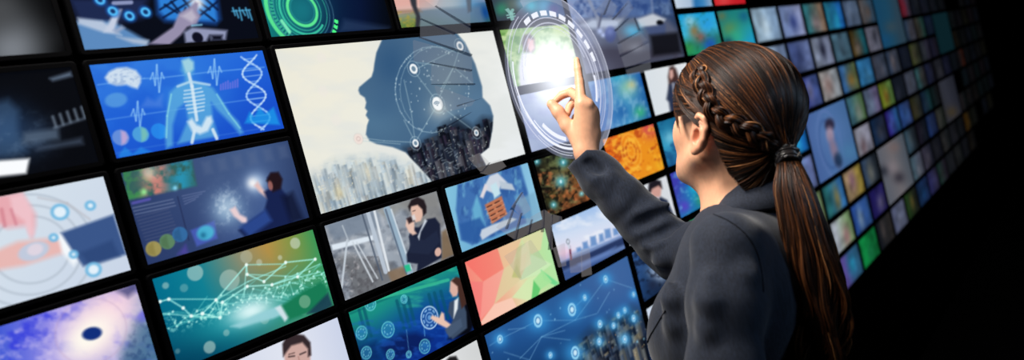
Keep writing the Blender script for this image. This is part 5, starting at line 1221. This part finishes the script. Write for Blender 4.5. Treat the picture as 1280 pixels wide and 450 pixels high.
# ------------------------------------------------------------------ the light rings floating before the wall
WR = -0.884
RC0 = px2w(701.5, 99, WR)
def ring_pt(r, deg, w): return wpos(RC0[0] + r * math.cos(math.radians(deg)), RC0[1] + r * math.sin(math.radians(deg)), WR + w)
def light_mat(name, rgb, strength, alpha):
    m = bpy.data.materials.new(name); m.use_nodes = True; nt = m.node_tree; nt.nodes.clear()
    o = nt.nodes.new('ShaderNodeOutputMaterial'); mx = nt.nodes.new('ShaderNodeMixShader'); t = nt.nodes.new('ShaderNodeBsdfTransparent'); e = nt.nodes.new('ShaderNodeEmission')
    e.inputs['Color'].default_value = (*lin(rgb), 1); e.inputs['Strength'].default_value = strength
    n = nt.nodes.new('ShaderNodeTexNoise'); n.inputs['Scale'].default_value = 25; mr = nt.nodes.new('ShaderNodeMapRange')
    mr.inputs['To Min'].default_value = alpha * .8; mr.inputs['To Max'].default_value = min(1, alpha * 1.2)
    nt.links.new(n.outputs['Fac'], mr.inputs['Value']); nt.links.new(mr.outputs['Result'], mx.inputs['Fac'])
    nt.links.new(t.outputs['BSDF'], mx.inputs[1]); nt.links.new(e.outputs['Emission'], mx.inputs[2]); nt.links.new(mx.outputs['Shader'], o.inputs['Surface'])
    return m
M_l1 = light_mat('bright_light_line', (240, 243, 255), 1.1, .72)
M_l2 = light_mat('soft_light_band', (206, 212, 236), .85, .2)
M_l3 = light_mat('thin_light_line', (226, 230, 250), 1.0, .42)
M_l4 = light_mat('light_veil', (196, 204, 240), .9, .10)
ccen = ring_pt(0, 0, 0)
dial = empty('light_ring_dial', ccen)
tag(dial, 'glowing white translucent rings of light around the raised fingertip', 'hologram')
def arc(name, r0, r1, a0, a1, mat, w=0.0, th=.006, parent=None):
    n_ = max(2, int(abs(a1 - a0) / 2.5) + 1); V_, F_ = [], []
    for i in range(n_ + 1):
        d_ = a0 + (a1 - a0) * i / n_
        V_ += [ring_pt(r0, d_, w), ring_pt(r1, d_, w), ring_pt(r1, d_, w + th), ring_pt(r0, d_, w + th)]
    for i in range(n_):
        for k in range(4): F_.append((i * 4 + k, i * 4 + (k + 1) % 4, i * 4 + 4 + (k + 1) % 4, i * 4 + 4 + k))
    if abs(a1 - a0) < 359: F_ += [(3, 2, 1, 0), (n_ * 4, n_ * 4 + 1, n_ * 4 + 2, n_ * 4 + 3)]
    return link(name, mesh_np(name, V_, F_, smooth=False), mat, parent or dial)
arc('outer_band', 1.13, 1.225, -112, 70, M_l2)
arc('outer_rim', 1.225, 1.234, -100, 60, M_l3)
arc('left_arc', .972, 1.006, 93, 160, M_l1); arc('left_arc', .978, 1.0, 160, 200, M_l1)
arc('left_arc', 1.08, 1.09, 100, 238, M_l3); arc('left_arc', .93, .94, 84, 150, M_l1); arc('left_arc', 1.02, 1.028, 150, 250, M_l3)
arc('left_arc', 1.045, 1.053, 60, 140, M_l3)
for k in range(9):
    a_ = -120 + 12.6 * k
    arc('dash', .915, .985, a_, a_ + 8.6, M_l1)
arc('inner_ring', .875, .889, -150, 25, M_l3); arc('inner_ring', .80, .816, -175, 5, M_l3); arc('inner_ring', .74, .748, -160, -20, M_l3)
arc('inner_ring', 1.04, 1.048, -60, 66, M_l3)
arc('thick_arc', .83, .885, 106, 140, M_l1); arc('thick_arc', .81, .85, 2, 30, M_l1); arc('thick_arc', .92, .94, -14, 58, M_l3); arc('thick_arc', .985, 1.01, 5, 62, M_l2)
arc('veil', .0, 1.13, 0, 360, M_l4, w=.01, th=.004)
# the burst of light at the touch point
gl = bmesh.new(); bmesh.ops.create_icosphere(gl, subdivisions=4, radius=1.0)
gme = bpy.data.meshes.new('light_burst'); gl.to_mesh(gme); gl.free()
gm = bpy.data.materials.new('light_burst'); gm.use_nodes = True; nt = gm.node_tree; nt.nodes.clear()
o_ = nt.nodes.new('ShaderNodeOutputMaterial'); e = nt.nodes.new('ShaderNodeVolumePrincipled')
e.inputs['Density'].default_value = 0.0; e.inputs['Emission Color'].default_value = (.92, .95, 1, 1)
tc = nt.nodes.new('ShaderNodeTexCoord'); ln = nt.nodes.new('ShaderNodeVectorMath'); ln.operation = 'LENGTH'
nt.links.new(tc.outputs['Object'], ln.inputs[0])
m1 = nt.nodes.new('ShaderNodeMapRange'); m1.inputs['From Min'].default_value = 1; m1.inputs['From Max'].default_value = 0; m1.inputs['To Min'].default_value = 0; m1.inputs['To Max'].default_value = 1
pw_ = nt.nodes.new('ShaderNodeMath'); pw_.operation = 'POWER'; pw_.inputs[1].default_value = 3.5
ml = nt.nodes.new('ShaderNodeMath'); ml.operation = 'MULTIPLY'; ml.inputs[1].default_value = 34.0
nt.links.new(ln.outputs['Value'], m1.inputs['Value']); nt.links.new(m1.outputs['Result'], pw_.inputs[0]); nt.links.new(pw_.outputs[0], ml.inputs[0])
nt.links.new(ml.outputs[0], e.inputs['Emission Strength']); nt.links.new(e.outputs['Volume'], o_.inputs['Volume'])
gme.materials.append(gm)
glow = bpy.data.objects.new('light_burst', gme); col.objects.link(glow)
glow.parent = dial
gp = to_world(pc(695, 92, 1.575))
glow.location = Vector(gp) - Vector(dial.location); glow.scale = (.24, .06, .22)

# translucent hologram panels, floating free and hung from nothing, and the yen sign
def panels(label, w, polys, mat, name='floating_panel_cluster', edges=()):
    P0 = np.array([q_ for pl in polys for q_ in pl], float).mean(0)
    c_ = wpos(*px2w(*P0, w), w)
    r_ = empty(name, c_); tag(r_, label, 'hologram')
    for i, pl in enumerate(polys):
        V_ = []
        for dw in (0, .03):
            for q_ in pl:
                u_, v_ = px2w(q_[0], q_[1], w); V_.append(wpos(u_, v_, w + dw))
        n_ = len(pl); F_ = [tuple(range(n_)), tuple(range(2 * n_ - 1, n_ - 1, -1))] + [(k, (k + 1) % n_, n_ + (k + 1) % n_, n_ + k) for k in range(n_)]
        link('panel', mesh_np('panel', V_, F_, smooth=False), mat, r_)
    for (xa, ya, xb, yb, tk) in edges:
        n2 = np.array([-(yb - ya), xb - xa], float); n2 *= tk / 2 / np.linalg.norm(n2); V_ = []
        for dw in (-.004, .034):
            for x_, y_ in ((xa, ya), (xb + n2[0], yb + n2[1]), (xb - n2[0], yb - n2[1])):
                u_, v_ = px2w(x_, y_, w); V_.append(wpos(u_, v_, w + dw))
        link('dark_edge', mesh_np('dark_edge', V_, [(0, 1, 2), (5, 4, 3), (0, 1, 4, 3), (1, 2, 5, 4), (2, 0, 3, 5)], smooth=False), M_edge, r_)
    return r_
M_edge = light_mat('smoky_edge', (20, 26, 44), 1.0, .45)
M_pan = light_mat('grey_light_panel', (150, 154, 166), .8, .13)
M_pan2 = light_mat('pale_light_panel', (176, 170, 170), .8, .14)
panels('tilted grey light panels over the top of the profile head monitor', -.3, [[(552, -4), (588, -4), (588, 32), (546, 8)], [(526, -4), (545, 10), (588, 35), (588, 41), (569, 41), (527, 22)], [(527, 25), (568, 43), (589, 67), (527, 47)], [(518, 50), (590, 71), (590, 87), (541, 78), (519, 76)], [(541, 80), (590, 89), (592, 104), (541, 104)], [(545, 107), (594, 125), (590, 132), (556, 140)]], M_pan, edges=[(545, 7, 588, 34, 2.6), (527, 23, 569, 42, 2.6), (525, 46, 590, 69, 2.4), (538, 78, 590, 88, 2), (540, 105, 594, 105, 1.6), (605, 122, 573, 132, 1.8), (590, 140, 560, 158, 1.6)])
panels('fan of pale light panels beside the small brick house picture', -.3, [[(587, 197), (600, 191), (612, 203), (602, 214)], [(602, 216), (614, 203), (626, 199), (633, 208), (615, 219)], [(622, 284), (640, 262), (651, 270), (645, 299)], [(641, 258), (653, 240), (664, 262), (653, 270)], [(648, 299), (653, 273), (663, 273), (661, 292)], [(664, 291), (665, 271), (679, 263), (680, 284)], [(682, 284), (681, 262), (690, 268), (691, 312)], [(692, 280), (692, 268), (702, 271), (703, 276)], [(632, 320), (664, 300), (684, 330), (652, 350)]], M_pan2, edges=[(654, 240, 640, 262, 1.4), (645, 256, 634, 286, 1.4), (653, 266, 644, 300, 2), (666, 274, 661, 293, 1.8), (681, 262, 679, 290, 1.8), (691, 268, 688, 312, 1.8), (701, 270, 700, 277, 1.4), (613, 203, 603, 215, 1.2)])
panels('short pale light panels at the foot of the lighthouse picture', -.3, [[(713, 318), (727, 314), (728, 340), (715, 341)], [(728, 312), (737, 310), (740, 343), (729, 346)], [(693, 310), (706, 304), (708, 332), (700, 334)]], M_pan2)
panels('stepped grey light panels floating over the car interior picture', -.3, [[(772, 36), (792, 22), (799, 36), (776, 50)], [(773, 54), (800, 39), (809, 50), (776, 67)], [(778, 70), (811, 54), (813, 74), (783, 84)], [(784, 87), (813, 77), (814, 88), (786, 95)], [(745, 13), (760, -3), (772, 8), (765, 22)], [(768, 22), (786, 0), (792, 10), (776, 30)]], M_pan, edges=[(787, 22, 770, 38, 2), (804, 37, 774, 54, 2), (812, 52, 777, 70, 2), (812, 75, 783, 86, 1.6), (794, 22, 800, 38, 1.2), (764, -2, 756, 18, 1.4), (785, 4, 767, 24, 1.4)])
M_yen = light_mat('pale_green_light', (150, 206, 200), .9, .5)
panels('small pale green yen sign of light left of the rings', -.5, [[(633, 11), (635.5, 10), (640, 16), (638.5, 17)], [(641, 10.5), (643, 12), (640.5, 17.5), (638.5, 16.5)], [(638.5, 16), (641, 16), (643, 24.5), (640.5, 25)], [(634.5, 18), (643.5, 16), (644, 17.4), (635, 19.4)], [(635.5, 21), (644.5, 19), (645, 20.4), (636, 22.4)]], M_yen, 'yen_sign')
# ------------------------------------------------------------------ area lights added out of view to light the figure
def area(name, loc, look, size, power, colr):
    l = bpy.data.lights.new(name, 'AREA'); l.shape = 'DISK'; l.size = size; l.energy = power; l.color = colr
    o = bpy.data.objects.new(name, l); col.objects.link(o); o.location = loc
    o.rotation_euler = (Vector(look) - Vector(loc)).to_track_quat('-Z', 'Y').to_euler()
    return o
tgt = to_world(pc(880, 200, 1.05))
area('added_lamp', to_world(np.array([-.45, .90, -.95])), to_world(pc(820, 190, 1.15)), .35, 26, (1, .94, .87))  # unseen warm key light, added for face and hand
area('added_lamp', to_world(np.array([-0.9, .95, -.45])), tgt, .5, 17, (1, .94, .88))  # unseen soft fill, added from the viewer's left
area('added_lamp', to_world(np.array([1.25, .6, -.3])), to_world(pc(980, 300, 1.0)), .3, 4.5, (.5, .72, 1))  # added blue light on her back, standing in for dim far screens
wd = bpy.data.worlds.new('dark_room'); scene.world = wd; wd.use_nodes = True
wd.node_tree.nodes['Background'].inputs['Color'].default_value = (0, 0, 0, 1)
